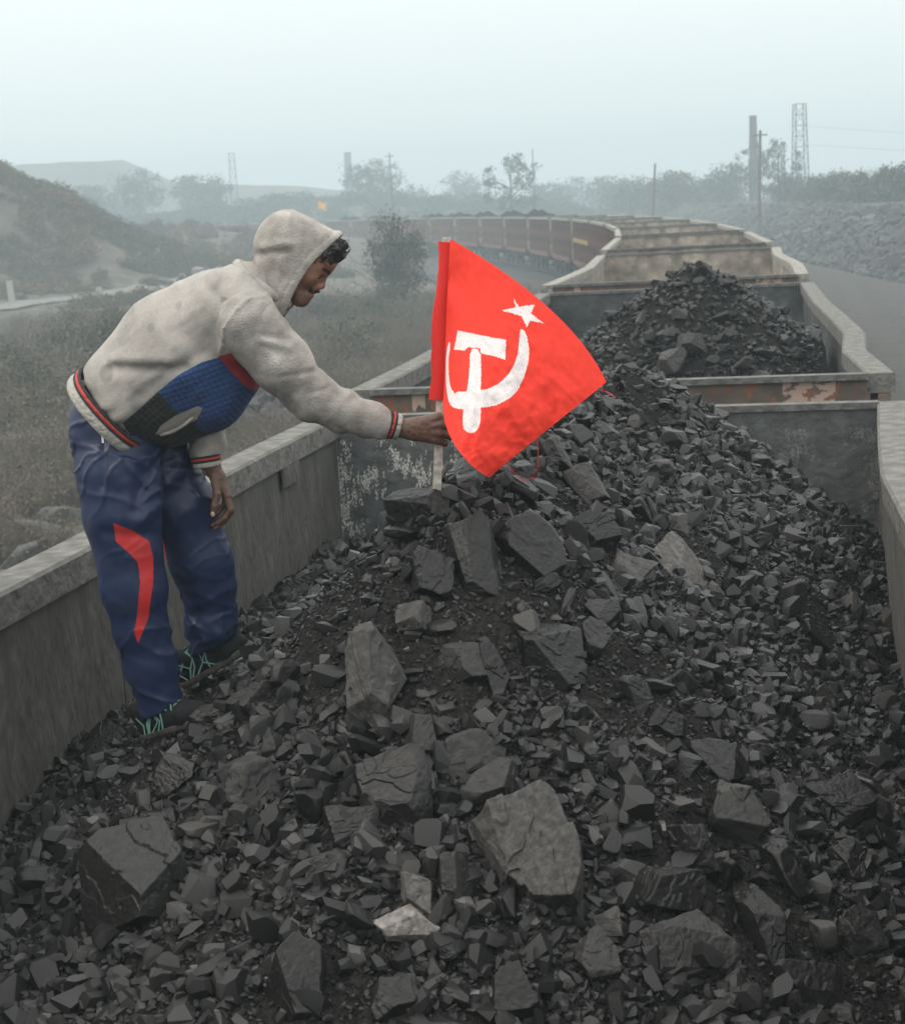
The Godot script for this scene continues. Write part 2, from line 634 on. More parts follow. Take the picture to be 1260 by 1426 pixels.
func twig_cloud(sd: int, stems: int, h: float, r0: float, leaves: int) -> ArrayMesh:     # a bare bush, 1 m tall at scale 1
	var r := RandomNumberGenerator.new()
	r.seed = sd
	var V := PackedVector3Array()
	var I := PackedInt32Array()
	for s in stems:
		var p := Vector3(r.randfn() * 0.12, 0, r.randfn() * 0.12)
		var d := Vector3(r.randfn() * 0.45, 1.0, r.randfn() * 0.45).normalized()
		var pts := PackedVector3Array([p])
		for k in 3:
			d = (d + Vector3(r.randfn(), r.randfn() * 0.4, r.randfn()) * 0.25).normalized()
			p += d * h * r.randf_range(0.2, 0.38)
			pts.append(p)
			if k > 0:
				for q in 2:
					var e := (d + Vector3(r.randfn(), r.randfn() * 0.5, r.randfn()) * 0.7).normalized()
					tube_into(V, I, PackedVector3Array([p, p + e * h * 0.16, p + (e + Vector3(r.randfn(), 0.4, r.randfn()) * 0.4) * h * 0.28]), r0 * 0.5, r0 * 0.2, 3, false)
		tube_into(V, I, pts, r0, r0 * 0.3, 3, false)
	var seeds := V.size()
	for l in leaves:
		var p: Vector3 = V[r.randi() % seeds] + Vector3(r.randfn(), r.randfn(), r.randfn()) * 0.05
		if p.y < 0.1: continue
		var u := Vector3(r.randfn(), r.randfn(), r.randfn()).normalized() * 0.03
		var v := u.cross(Vector3(r.randfn(), r.randfn(), r.randfn())).normalized() * 0.018
		var i := V.size()
		V.append_array([p - u, p + v, p + u, p - v])
		I.append_array([i, i + 1, i + 2, i, i + 2, i + 3])
	return mesh_of(V, I)

func scatter(called: String, m: Mesh, material: Material, where: Array, tint := PackedColorArray(), parent: Node = null) -> MultiMeshInstance3D:
	var mm := MultiMesh.new()
	mm.transform_format = MultiMesh.TRANSFORM_3D
	mm.use_colors = tint.size() > 0
	mm.mesh = m
	mm.instance_count = where.size()
	for i in where.size():
		var t: Transform3D = where[i]
		mm.set_instance_transform(i, t)
		if tint.size(): mm.set_instance_color(i, tint[i])
	var o := MultiMeshInstance3D.new()
	o.multimesh = mm
	o.material_override = material
	o.set_meta("kind", "stuff")
	if parent == null:
		o.name = numbered(called)
		add_child(o, true)
	else:
		o.name = called
		parent.add_child(o, true)
	return o

func tree(sort: String, at: Vector3, h: float, w: float, crown: Mesh, leaf: Material, low: float, label: String, group: String) -> void:
	var t := base(sort, at, rng.randf() * TAU)
	var V := PackedVector3Array()
	var I := PackedInt32Array()
	var top := Vector3(rng.randfn() * 0.05, 0.75, rng.randfn() * 0.05) * h
	tube_into(V, I, PackedVector3Array([Vector3.ZERO, top * 0.5 + Vector3(rng.randfn(), 0, rng.randfn()) * h * 0.02, top]), h * 0.022, h * 0.008, 7)
	for k in 6:
		var a := rng.randf() * TAU
		var p := top * rng.randf_range(0.45, 0.85)
		var e := Vector3(cos(a) * w * 0.3, rng.randf_range(0.06, 0.2) * h, sin(a) * w * 0.3)
		tube_into(V, I, PackedVector3Array([p, p + e * 0.5 + Vector3(0, 0.05 * h, 0), p + e]), h * 0.009, h * 0.003, 5)
	part("trunk", mesh_of(V, I), M.bark, t)
	var c := part("crown", crown, leaf, t, Vector3(0, h * (0.5 + low * 0.5), 0))
	c.scale = Vector3(w * 0.42, h * (1.0 - low) * 0.42, w * 0.42)
	tag(t, label, "tree", group)

func thing_copy(o: Node3D, at: Vector3, turn: float, s: float, label := "", group := "") -> Node3D:
	var c: Node3D = o.duplicate()
	c.name = numbered(str(o.name))
	add_child(c, true)
	c.position = at
	c.rotation.y = turn
	c.scale = Vector3.ONE * s
	if label: c.set_meta("label", label)
	if group: c.set_meta("group", group)
	return c

func ground_y(x: float, z: float) -> float:
	var y := 0.22 * bump.get_noise_3d(x * 0.07, 5.0, z * 0.07) + 0.06 * bump.get_noise_3d(x * 0.5, 8.0, z * 0.5) - 0.12
	# the overgrown spoil hill on the left and the low bank running on from it
	var a := (x + 52.0) * 0.9 - (z + 108.0) * 0.42
	var d := -(x + 52.0) * 0.42 - (z + 108.0) * 0.9
	var n := bump.get_noise_3d(x * 0.08, 40.0, z * 0.08)
	if a < 30.0 and d > -20.0:
		y += interp(a + 2.0 * n, [-60.0, -20.0, -8.0, 0.0, 4.0, 9.0, 13.0, 20.0, 30.0], [4.0, 10.5, 11.4, 9.0, 6.8, 3.4, 1.4, 0.5, 0.0]) * smoothstep(1.0 + 1.5 * n, 13.0, d) * (1.0 - smoothstep(20.0, 50.0, d)) * (1.0 + 0.12 * bump.get_noise_3d(x * 0.3, 2.0, z * 0.3))
	var r := 0.0
	r = Vector2((x + 60.0) * 0.5, z + 158.0).length()
	y += 4.2 * pow(clampf(1.0 - r / 17.0, 0.0, 1.0), 0.8)
	# the wooded rise behind the curve of the train
	if z < -170.0:
		r = Vector2((x + 75.0) / 50.0, (z + 268.0) / 26.0).length()
		y += 6.5 * pow(clampf(1.0 - r, 0.0, 1.0), 0.6)
	return y

# ------------------------------------------------------------------ the scene
func _ready():
	rng.seed = 20240
	bump.noise_type = FastNoiseLite.TYPE_SIMPLEX
	bump.frequency = 1.0
	bump.fractal_octaves = 3
	bump.seed = 7
	cloth.noise_type = FastNoiseLite.TYPE_SIMPLEX_SMOOTH
	cloth.frequency = 1.0
	cloth.fractal_type = FastNoiseLite.FRACTAL_NONE
	cloth.seed = 12
	# camera, sky, sun, air
	var cam := Camera3D.new()
	cam.name = "camera"
	cam.position = Vector3(0, 4.6, 0)
	cam.rotation = Vector3(-0.182, 0.2009, -0.0523)
	cam.fov = 34.2
	cam.near = 0.1
	cam.far = 4000.0
	var lens := CameraAttributesPhysical.new()
	lens.frustum_focal_length = 39.0
	lens.frustum_focus_distance = 5.4
	lens.frustum_near = 0.1
	lens.frustum_far = 4000.0
	lens.exposure_aperture = 5.0
	cam.attributes = lens
	add_child(cam)
	var env := Environment.new()
	env.background_mode = Environment.BG_SKY
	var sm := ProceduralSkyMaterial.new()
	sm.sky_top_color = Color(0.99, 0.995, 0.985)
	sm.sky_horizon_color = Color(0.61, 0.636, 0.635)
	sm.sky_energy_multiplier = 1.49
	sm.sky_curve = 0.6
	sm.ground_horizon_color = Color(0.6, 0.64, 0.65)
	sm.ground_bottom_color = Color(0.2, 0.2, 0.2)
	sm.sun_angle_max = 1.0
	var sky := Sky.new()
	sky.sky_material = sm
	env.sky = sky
	env.tonemap_mode = Environment.TONE_MAPPER_LINEAR
	env.tonemap_exposure = 1.04
	env.sdfgi_enabled = true
	env.ssao_enabled = true
	env.ssil_enabled = true
	env.fog_enabled = true
	env.fog_density = 0.0030
	env.fog_light_color = Color(0.905, 0.972, 0.998)
	var we := WorldEnvironment.new()
	we.name = "air"
	we.environment = env
	add_child(we)
	var sun := DirectionalLight3D.new()
	sun.name = "sun_behind_haze"
	sun.light_energy = 0.5
	sun.light_color = Color(1.0, 0.97, 0.93)
	sun.light_angular_distance = 20.0
	sun.shadow_enabled = true
	sun.rotation_degrees = Vector3(-46, -68, 0)
	add_child(sun)
	make_materials()
	make_ground()
	make_train()
	make_heap()
	make_flag()
	make_person()
	make_background()

func make_materials() -> void:
	var S := FastNoiseLite.TYPE_SIMPLEX_SMOOTH
	var grain := noise_tex(S, 0.02, 512, 0.62, 1.0, 5, 3)
	var blotch := noise_tex(S, 0.008, 512, 0.5, 1.0, 5, 11)
	var nfine := noise_tex(S, 0.03, 512, 0, 1, 5, 21, true, 8.0)
	var ncloth := noise_tex(S, 0.09, 512, 0, 1, 3, 23, true, 5.0)
	M.grain = grain
	M.blotch = blotch
	M.nfine = nfine
	M.ncloth = ncloth
	# coal: linear base colours 0.03 - 0.1
	M.dust = surf(lin(0.036, 0.0335, 0.0315), 1.0, noise_tex(S, 0.04, 512, 0.45, 1.0, 6, 31), 1.6, noise_tex(S, 0.06, 512, 0, 1, 6, 33, true, 14.0), 1.0, 1.0, true)
	M.dust.metallic_specular = 0.15
	M.dust.heightmap_enabled = true
	M.dust.heightmap_texture = noise_tex(FastNoiseLite.TYPE_CELLULAR, 0.05, 512, 0, 1, 3, 35)
	M.dust.heightmap_scale = 1.2
	M.coal = surf(lin(0.029, 0.0272, 0.0262), 0.38, grain, 1.1, nfine, 1.3, 0.9)
	M.coal.metallic_specular = 0.38
	M.coal.vertex_color_use_as_albedo = true
	M.hero = []
	for t in 6:
		var v: float = [0.0095, 0.016, 0.036, 0.08, 0.14, 0.28][t]
		var hm := surf(lin(v * 1.09, v, v * 0.93), [0.42, 0.45, 0.5, 0.6, 0.75, 0.85][t], noise_tex(S, 0.010 + 0.003 * t, 512, 0.5, 1.0, 6, 41 + t), 3.0, nfine, 1.0, 0.5)
		hm.metallic_specular = 0.38
		M.hero.append(hm)
	# wagons
	M.wall = surf(lin(0.105, 0.099, 0.088), 0.85, noise_tex(S, 0.01, 512, 0.72, 1.0, 6, 51), 0.9, nfine, 1.0, 0.35)
	M.wall.uv1_scale = Vector3(1.6, 0.45, 1.6)
	M.rail_top = surf(lin(0.185, 0.176, 0.16), 0.85, noise_tex(S, 0.02, 512, 0.68, 1.0, 6, 53), 0.8, nfine, 1.0, 0.5)
	M.rail_end = surf(lin(0.16, 0.155, 0.145), 0.85, grain, 0.8, nfine, 1.0, 0.4)
	M.pale_wall = surf(lin(0.42, 0.36, 0.30), 0.9, blotch, 0.5, nfine, 1.0, 0.3)
	M.pale_rail = surf(lin(0.36, 0.335, 0.30), 0.9, grain, 0.8, nfine, 1.0, 0.3)
	M.dark_wall = surf(lin(0.085, 0.088, 0.09), 0.8, blotch, 0.5, nfine, 1.0, 0.3)
	M.red = surf(lin(0.24, 0.105, 0.08), 0.85, blotch, 0.35, nfine, 1.0, 0.2)
	M.red_dusty = surf(lin(0.19, 0.135, 0.115), 0.9, blotch, 0.4, nfine, 1.0, 0.2)
	M.iron = surf(lin(0.035, 0.032, 0.03), 0.8)
	M.yellow = surf(lin(0.5, 0.33, 0.06), 0.7, grain, 0.6)
	M.chipped = chipped_paint()
	M.rusty = rusty_end()
	# land and plants
	M.ground = surf(lin(0.15, 0.122, 0.09), 0.95, noise_tex(S, 0.006, 1024, 0.45, 1.0, 7, 61), 0.11, nfine, 1.0, 0.6, true)
	M.ash = surf(lin(0.058, 0.049, 0.043), 0.95, noise_tex(S, 0.01, 512, 0.6, 1.0, 6, 63), 0.2, nfine, 1.0, 0.5, true)
	M.road = surf(lin(0.24, 0.225, 0.205), 0.95, grain, 0.15, null, 1, 1, true)
	M.bank = surf(lin(0.075, 0.077, 0.08), 0.95, noise_tex(S, 0.03, 512, 0.4, 1.0, 5, 65), 0.25, nfine, 1.0, 0.8, true)
	M.bark = surf(lin(0.06, 0.05, 0.04), 0.9)
	M.leaf = []
	for c in [[0.065, 0.075, 0.042], [0.075, 0.075, 0.048], [0.21, 0.155, 0.08], [0.11, 0.112, 0.07]]:
		var m := surf(lin(c[0], c[1], c[2]), 0.8)
		m.vertex_color_use_as_albedo = true
		M.leaf.append(m)
	M.twig = surf(lin(0.12, 0.098, 0.072), 0.9)
	M.stone = surf(lin(0.14, 0.135, 0.13), 0.9, grain, 1.2, nfine, 1.0, 0.8)
	M.stone.vertex_color_use_as_albedo = true
	M.wheel_mesh = wheel()
	var st := st_new()
	box(st, Vector3(-0.06, 0.06, -1.05), Vector3(0.06, 0.2, 1.05))
	box(st, Vector3(-0.07, -0.14, -0.3), Vector3(0.07, 0.05, 0.3))
	for a in [-1.0, 1.0]:
		box(st, Vector3(-0.09, -0.12, a - 0.14), Vector3(0.09, 0.19, a + 0.14))
	M.frame_mesh = st.commit()
	for i in 24: rocks.append(clip_rock(100 + i, [1.0, 1.0, 0.7, 1.2][i % 4], 8 + i % 7))

func wheel() -> ArrayMesh:
	var V := PackedVector3Array()
	var I := PackedInt32Array()
	tube_into(V, I, PackedVector3Array([Vector3(-0.06, 0, 0), Vector3(0.06, 0, 0)]), 0.48, 0.48, 18)
	return mesh_of(V, I)

func chipped_paint() -> StandardMaterial3D:
	# dark blue-grey steel with what is left of a coat of white, scraped into upright flecks
	var w := 700
	var h := 440
	var b := PackedByteArray()
	b.resize(w * h * 3)
	var f := FastNoiseLite.new()
	f.noise_type = FastNoiseLite.TYPE_SIMPLEX
	f.frequency = 1.0
	f.fractal_octaves = 3
	f.seed = 77
	for y in h:
		for x in w:
			var big := f.get_noise_2d(x * 0.0141, y * 0.0102)
			var streak := f.get_noise_2d(x * 0.128 + 90.0, y * 0.028)
			var fleck := f.get_noise_2d(x * 0.36, y * 0.165 + 50.0)
			var low := clampf((y - 10.0) / 60.0, 0.0, 1.0)
			var on := big * 1.2 + streak * 0.9 + fleck * 0.75 > 0.54 and low > 0.2
			var g := 0.92 + 0.16 * f.get_noise_2d(x * 0.03 + 7.0, y * 0.02) + 0.08 * fleck
			var c := Color(0.325 * g, 0.33 * g, 0.33 * g)
			if on: c = c.lerp(Color(0.78, 0.77, 0.74), clampf(0.6 + fleck, 0.35, 0.95) * lerpf(1.0, 0.3, smoothstep(0.45, 0.7, float(x) / w)))
			var at := (y * w + x) * 3
			b[at] = int(c.r * 255.0)
			b[at + 1] = int(c.g * 255.0)
			b[at + 2] = int(c.b * 255.0)
	var m := StandardMaterial3D.new()
	m.albedo_texture = ImageTexture.create_from_image(Image.create_from_data(w, h, false, Image.FORMAT_RGB8, b))
	m.roughness = 0.7
	m.normal_enabled = true
	m.normal_texture = M.nfine
	m.normal_scale = 0.25
	return m

func rusty_end() -> StandardMaterial3D:
	# brown oxide end sheet with rust blooms and a torn patch of pale paint near its right corner
	var w := 512
	var h := 320
	var b := PackedByteArray()
	b.resize(w * h * 3)
	var f := FastNoiseLite.new()
	f.noise_type = FastNoiseLite.TYPE_SIMPLEX
	f.frequency = 1.0
	f.fractal_octaves = 4
	f.seed = 91
	for y in h:
		for x in w:
			var n := f.get_noise_2d(x * 0.02, y * 0.03)
			var s := f.get_noise_2d(x * 0.07 + 40.0, y * 0.025)
			var c := Color(0.40, 0.345, 0.305) * (0.93 + 0.2 * n)
			var edge := maxf(1.0 - absf(x - 35.0) / 60.0, 1.0 - absf(x - 440.0) / 90.0)
			if s + n * 0.7 + clampf(edge, 0.0, 1.0) * 0.55 > 0.42: c = c.lerp(Color(0.50, 0.31, 0.225), clampf(0.5 + s, 0.2, 0.9))
			if x > 425 and x < 478 and y < 70 and f.get_noise_2d(x * 0.05, y * 0.09 + 8.0) > -0.12: c = c.lerp(Color(0.72, 0.64, 0.59), 0.75)
			if x > 45 and x < 60 and y < 60 and s > 0.0: c = c.lerp(Color(0.75, 0.68, 0.62), 0.7)
			var at := (y * w + x) * 3
			b[at] = int(clampf(c.r, 0, 1) * 255.0)
			b[at + 1] = int(clampf(c.g, 0, 1) * 255.0)
			b[at + 2] = int(clampf(c.b, 0, 1) * 255.0)
	var m := StandardMaterial3D.new()
	m.albedo_texture = ImageTexture.create_from_image(Image.create_from_data(w, h, false, Image.FORMAT_RGB8, b))
	m.roughness = 0.85
	return m

# ------------------------------------------------------------------ ground
func make_ground() -> void:
	var P := PackedVector3Array()
	var rows := 150
	var cols := 300
	for r in rows:
		var d := 6.0 + 0.9 * r + 330.0 * pow(float(r) / rows, 4.0)
		for c in cols:
			var a := TAU * c / cols
			var x := sin(a) * d
			var z := -cos(a) * d
			P.append(Vector3(x, ground_y(x, z) if d < 420.0 else 0.0, z))
	var g := part("ground", grid_mesh(P, rows, cols, true, false), M.ground)
	tag(g, "rough grey-brown ground with dry scrub beside the railway", "", "", "structure")
	# ash-covered strip along the track, with the road on the right
	P = PackedVector3Array()
	for i in 60:
		var t := track(-20.0 + i * 5.0)
		var o: Vector3 = t[0]
		var n := Vector3(cos(t[1]), 0, -sin(t[1]))
		for q in 9:
			var e: float = [-7.5, -4.5, -3.0, -2.0, 0.0, 2.0, 3.2, 9.0, 16.0][q]
			var y: float = [0.04, 0.05, 0.07, 0.12, 0.12, 0.12, 0.07, 0.06, 0.04][q]
			var p := o + n * e
			P.append(Vector3(p.x, y + 0.05 * bump.get_noise_3d(p.x * 0.4, 1.0, p.z * 0.4), p.z))
	tag(part("track_bed", grid_mesh(P, 60, 9, false, true), M.ash), "dark ash and coal dust along the railway track", "", "", "structure")
	for s in [-0.838, 0.838]:
		var pts := PackedVector3Array()
		for i in 60:
			var t := track(-20.0 + i * 5.0)
			pts.append(t[0] + Vector3(cos(t[1]), 0, -sin(t[1])) * s - Vector3(0, 0.07, 0))
		tag(part("rail", tube(pts, 0.06, 0.06, 4), M.iron), "steel rail under the wheels on the %s side of the train" % ["left", "right"][int(s > 0)], "rail")
	# pale dirt road on the left
	P = PackedVector3Array()
	var road := [[-46.3, -88.5], [-45.9, -93.0], [-45.3, -98.0], [-44.8, -103.4], [-43.6, -110.6], [-41.4, -116.2], [-38.8, -120.1]]
	for i in 43:
		var u := i / 7.0
		var k := mini(int(u), 5)
		var x: float = lerpf(road[k][0], road[k + 1][0], u - k)
		var z: float = lerpf(road[k][1], road[k + 1][1], u - k)
		for e in [-3.2, 0.0, 3.2]:
			P.append(Vector3(x + e * 0.5, ground_y(x + e * 0.5, z + e) + (0.16 if e == 0.0 else 0.1), z + e))
	tag(part("dirt_road", grid_mesh(P, 43, 3, false, true), M.road), "pale dusty track curving past the overgrown hill", "", "", "structure")
	# the embankment on the right: a stony slope three metres high with a plateau behind
	P = PackedVector3Array()
	var line := [[26.0, -25.0], [16.0, -50.0], [5.65, -81.0], [-0.6, -125.0], [-7.3, -172.0], [-19.0, -235.0], [-40.0, -300.0]]
	var off := [0.0, 1.4, 2.8, 4.2, 5.0, 9.0, 30.0, 120.0]
	var hh := [-0.1, 1.1, 2.1, 2.8, 3.0, 3.0, 3.1, 3.2]
	for i in 121:
		var u := i / 20.0
		var k := mini(int(u), 5)
		var x: float = lerpf(line[k][0], line[k + 1][0], u - k)
		var z: float = lerpf(line[k][1], line[k + 1][1], u - k)
		for q in 8:
			var w := 0.35 if q > 0 else 0.0
			P.append(Vector3(x + off[q] + w * bump.get_noise_3d(x * 0.5, q * 3.0, z * 0.3), hh[q] + w * bump.get_noise_3d(x * 0.4, q * 5.0, z * 0.25), z))
	tag(part("embankment_terrain", grid_mesh(P, 121, 8, false, true), M.bank), "stony grey bank rising to the right of the train", "", "", "structure")
	var where := []
	var tint := PackedColorArray()
	for i in 9000:
		var u := rng.randf() * 4.6 + 0.8
		var k := mini(int(u), 5)
		var e := rng.randf() * 6.0 - 0.8
		var x: float = lerpf(line[k][0], line[k + 1][0], u - k) + e
		var z: float = lerpf(line[k][1], line[k + 1][1], u - k)
		var y := interp(e, off, hh) if e > 0.0 else 0.05
		var s := rng.randf_range(0.05, 0.2) * (1.0 if rng.randf() < 0.95 else 2.0)
		where.append(Transform3D(Basis.from_euler(Vector3(rng.randf(), rng.randf(), rng.randf()) * TAU).scaled(Vector3.ONE * s), Vector3(x, y + s * 0.3, z)))
		var v := rng.randf_range(0.4, 1.1)
		tint.append(Color(v, v, v * 1.05))
	tag(scatter("slope_rubble", rocks[3], M.stone, where, tint), "loose grey stones covering the slope of the right bank", "rubble")
	# far flat-topped spoil heap, and the long low one running on from it
	var prof := [[-240.0, 2.0], [-215.0, 14.0], [-192.0, 20.6], [-165.0, 20.4], [-158.0, 17.0], [-150.0, 13.6], [-120.0, 11.5], [-95.0, 8.0], [-60.0, 2.0]]
	P = PackedVector3Array()
	for i in 65:
		var u := i / 8.0
		var k := mini(int(u), 7)
		var x: float = lerpf(prof[k][0], prof[k + 1][0], u - k)
		var y: float = lerpf(prof[k][1], prof[k + 1][1], u - k)
		for q in 4:
			P.append(Vector3(x, y * [0.0, 0.96, 1.0, 0.0][q] + 0.3 * bump.get_noise_3d(x * 0.1, q, 1.0), -392.0 + [28.0, 4.0, -20.0, -50.0][q]))
	tag(part("spoil_hill", grid_mesh(P, 65, 4, false, true), M.ground), "flat-topped spoil hill faint in the haze", "", "", "structure")

# ------------------------------------------------------------------ train
func make_train() -> void:
	# the wagon that the picture stands in: dented right side
	var bend1 := func(z: float, side: float) -> float:
		if side < 0.0: return 0.012 * sin(z * 1.3)
		return interp(z - 4.096, [-9.0, -8.8, -7.6, -6.7, -6.2, -5.9, -4.0], [0.03, 0.02, -0.045, -0.082, -0.066, -0.06, 0.0])
	var w := make_wagon(bend1, M.wall, M.red_dusty, M.rail_top, M.chipped, 6, 8)
	place_wagon(w, 1)
	part("patch_plate", box_mesh(Vector3(-1.471, 2.985, -4.096), Vector3(-1.459, 3.083, -3.80)), M.wall, w)
	tag(w, "nearest open steel coal wagon, grey inside, heaped with coal and flagged", "railway wagon")
	var bend2 := func(z: float, side: float) -> float:
		if side < 0.0: return 0.02 * sin(z * 1.1 + 1.0)
		return interp(z, [-4.9, -1.6, 0.6, 2.1, 3.4, 4.1, 4.9], [-0.03, -0.02, 0.035, 0.06, -0.03, 0.0, 0.03])
	w = make_wagon(bend2, M.dark_wall, M.red_dusty, M.rail_top, M.dark_wall, 5, 8, M.rusty)
	place_wagon(w, 2)
	tag(w, "second open wagon, rust streaked end sheet and wavy right side, coal heaped in its middle", "railway wagon")
	var bend3 := func(z: float, side: float) -> float:
		if side > 0.0: return 0.04 * sin(z * 0.9)
		return interp(z, [-4.9, 0.0, 2.0, 4.9], [0.0, -0.12, -0.06, 0.06])
	w = make_wagon(bend3, M.pale_wall, M.red, M.pale_rail, M.pale_wall, 4, 6, M.rusty)
	place_wagon(w, 3)
	tag(w, "third wagon, empty and pale grey inside, with a bent left rim", "railway wagon")
	var far := make_wagon(null, M.pale_wall, M.red, M.pale_rail, M.pale_wall, 1, 1, null, 4.35)
	place_wagon(far, 4)
	tag(far, "fourth wagon, nearly empty with whitish residue inside", "railway wagon", "wagons of the coal train")
	var words := ["fifth", "sixth", "seventh", "eighth", "ninth", "tenth", "eleventh", "twelfth", "thirteenth", "fourteenth", "fifteenth", "sixteenth", "seventeenth", "eighteenth", "nineteenth", "twentieth", "twenty-first", "twenty-second", "twenty-third", "twenty-fourth", "twenty-fifth", "twenty-sixth"]
	for k in range(5, 27):
		var c: Node3D = far.duplicate()
		c.name = numbered("coal_wagon")
		add_child(c, true)
		place_wagon(c, k)
		var how := "red-brown ribbed wagon"
		if k in [8]:
			var y0: float = [2.05, 2.0, 2.1][k % 3]
			part("yellow_band", box_mesh(Vector3(-1.612, y0, -4.1), Vector3(-1.604, y0 + 0.2, 4.1)), M.yellow, c)
			how = "red-brown wagon with a yellow band"
		tag(c, "%s, %s from the near end of the train" % [how, words[k - 5]], "railway wagon", "wagons of the coal train")
	for k in range(4, 27):
		# loads
		var P := PackedVector3Array()
		var heaped := k in [11, 12, 13, 14, 15, 17, 18, 20, 21, 22]
		for i in 25:
			for j in 9:
				var x := lerpf(-1.46, 1.46, j / 8.0)
				var z := lerpf(-4.33, 4.33, i / 24.0)
				var y := 2.85 + 0.16 * bump.get_noise_3d(x * 1.2, k * 9.0, z * 0.7)
				if k == 4: y -= 0.35
				if heaped: y += (0.55 + 0.2 * sin(z * 2.1 + k)) * clampf(1.0 - absf(x) / 1.5, 0.0, 1.0) * clampf(1.6 - absf(z) / 3.6, 0.0, 1.0)
				P.append(Vector3(x, y, z))
		var l := part("coal_load" if heaped else "ash_load", grid_mesh(P, 25, 9, false, false), M.dust if heaped else M.pale_wall)
		var t := track((k - 1) * 10.713)
		l.position = t[0]
		l.rotation.y = t[1]
		tag(l, "%s lying in the %s wagon from the near end" % ["heaped dark coal" if heaped else "pale ash residue", (["fourth"] + words)[k - 4]], "load", "", "stuff")

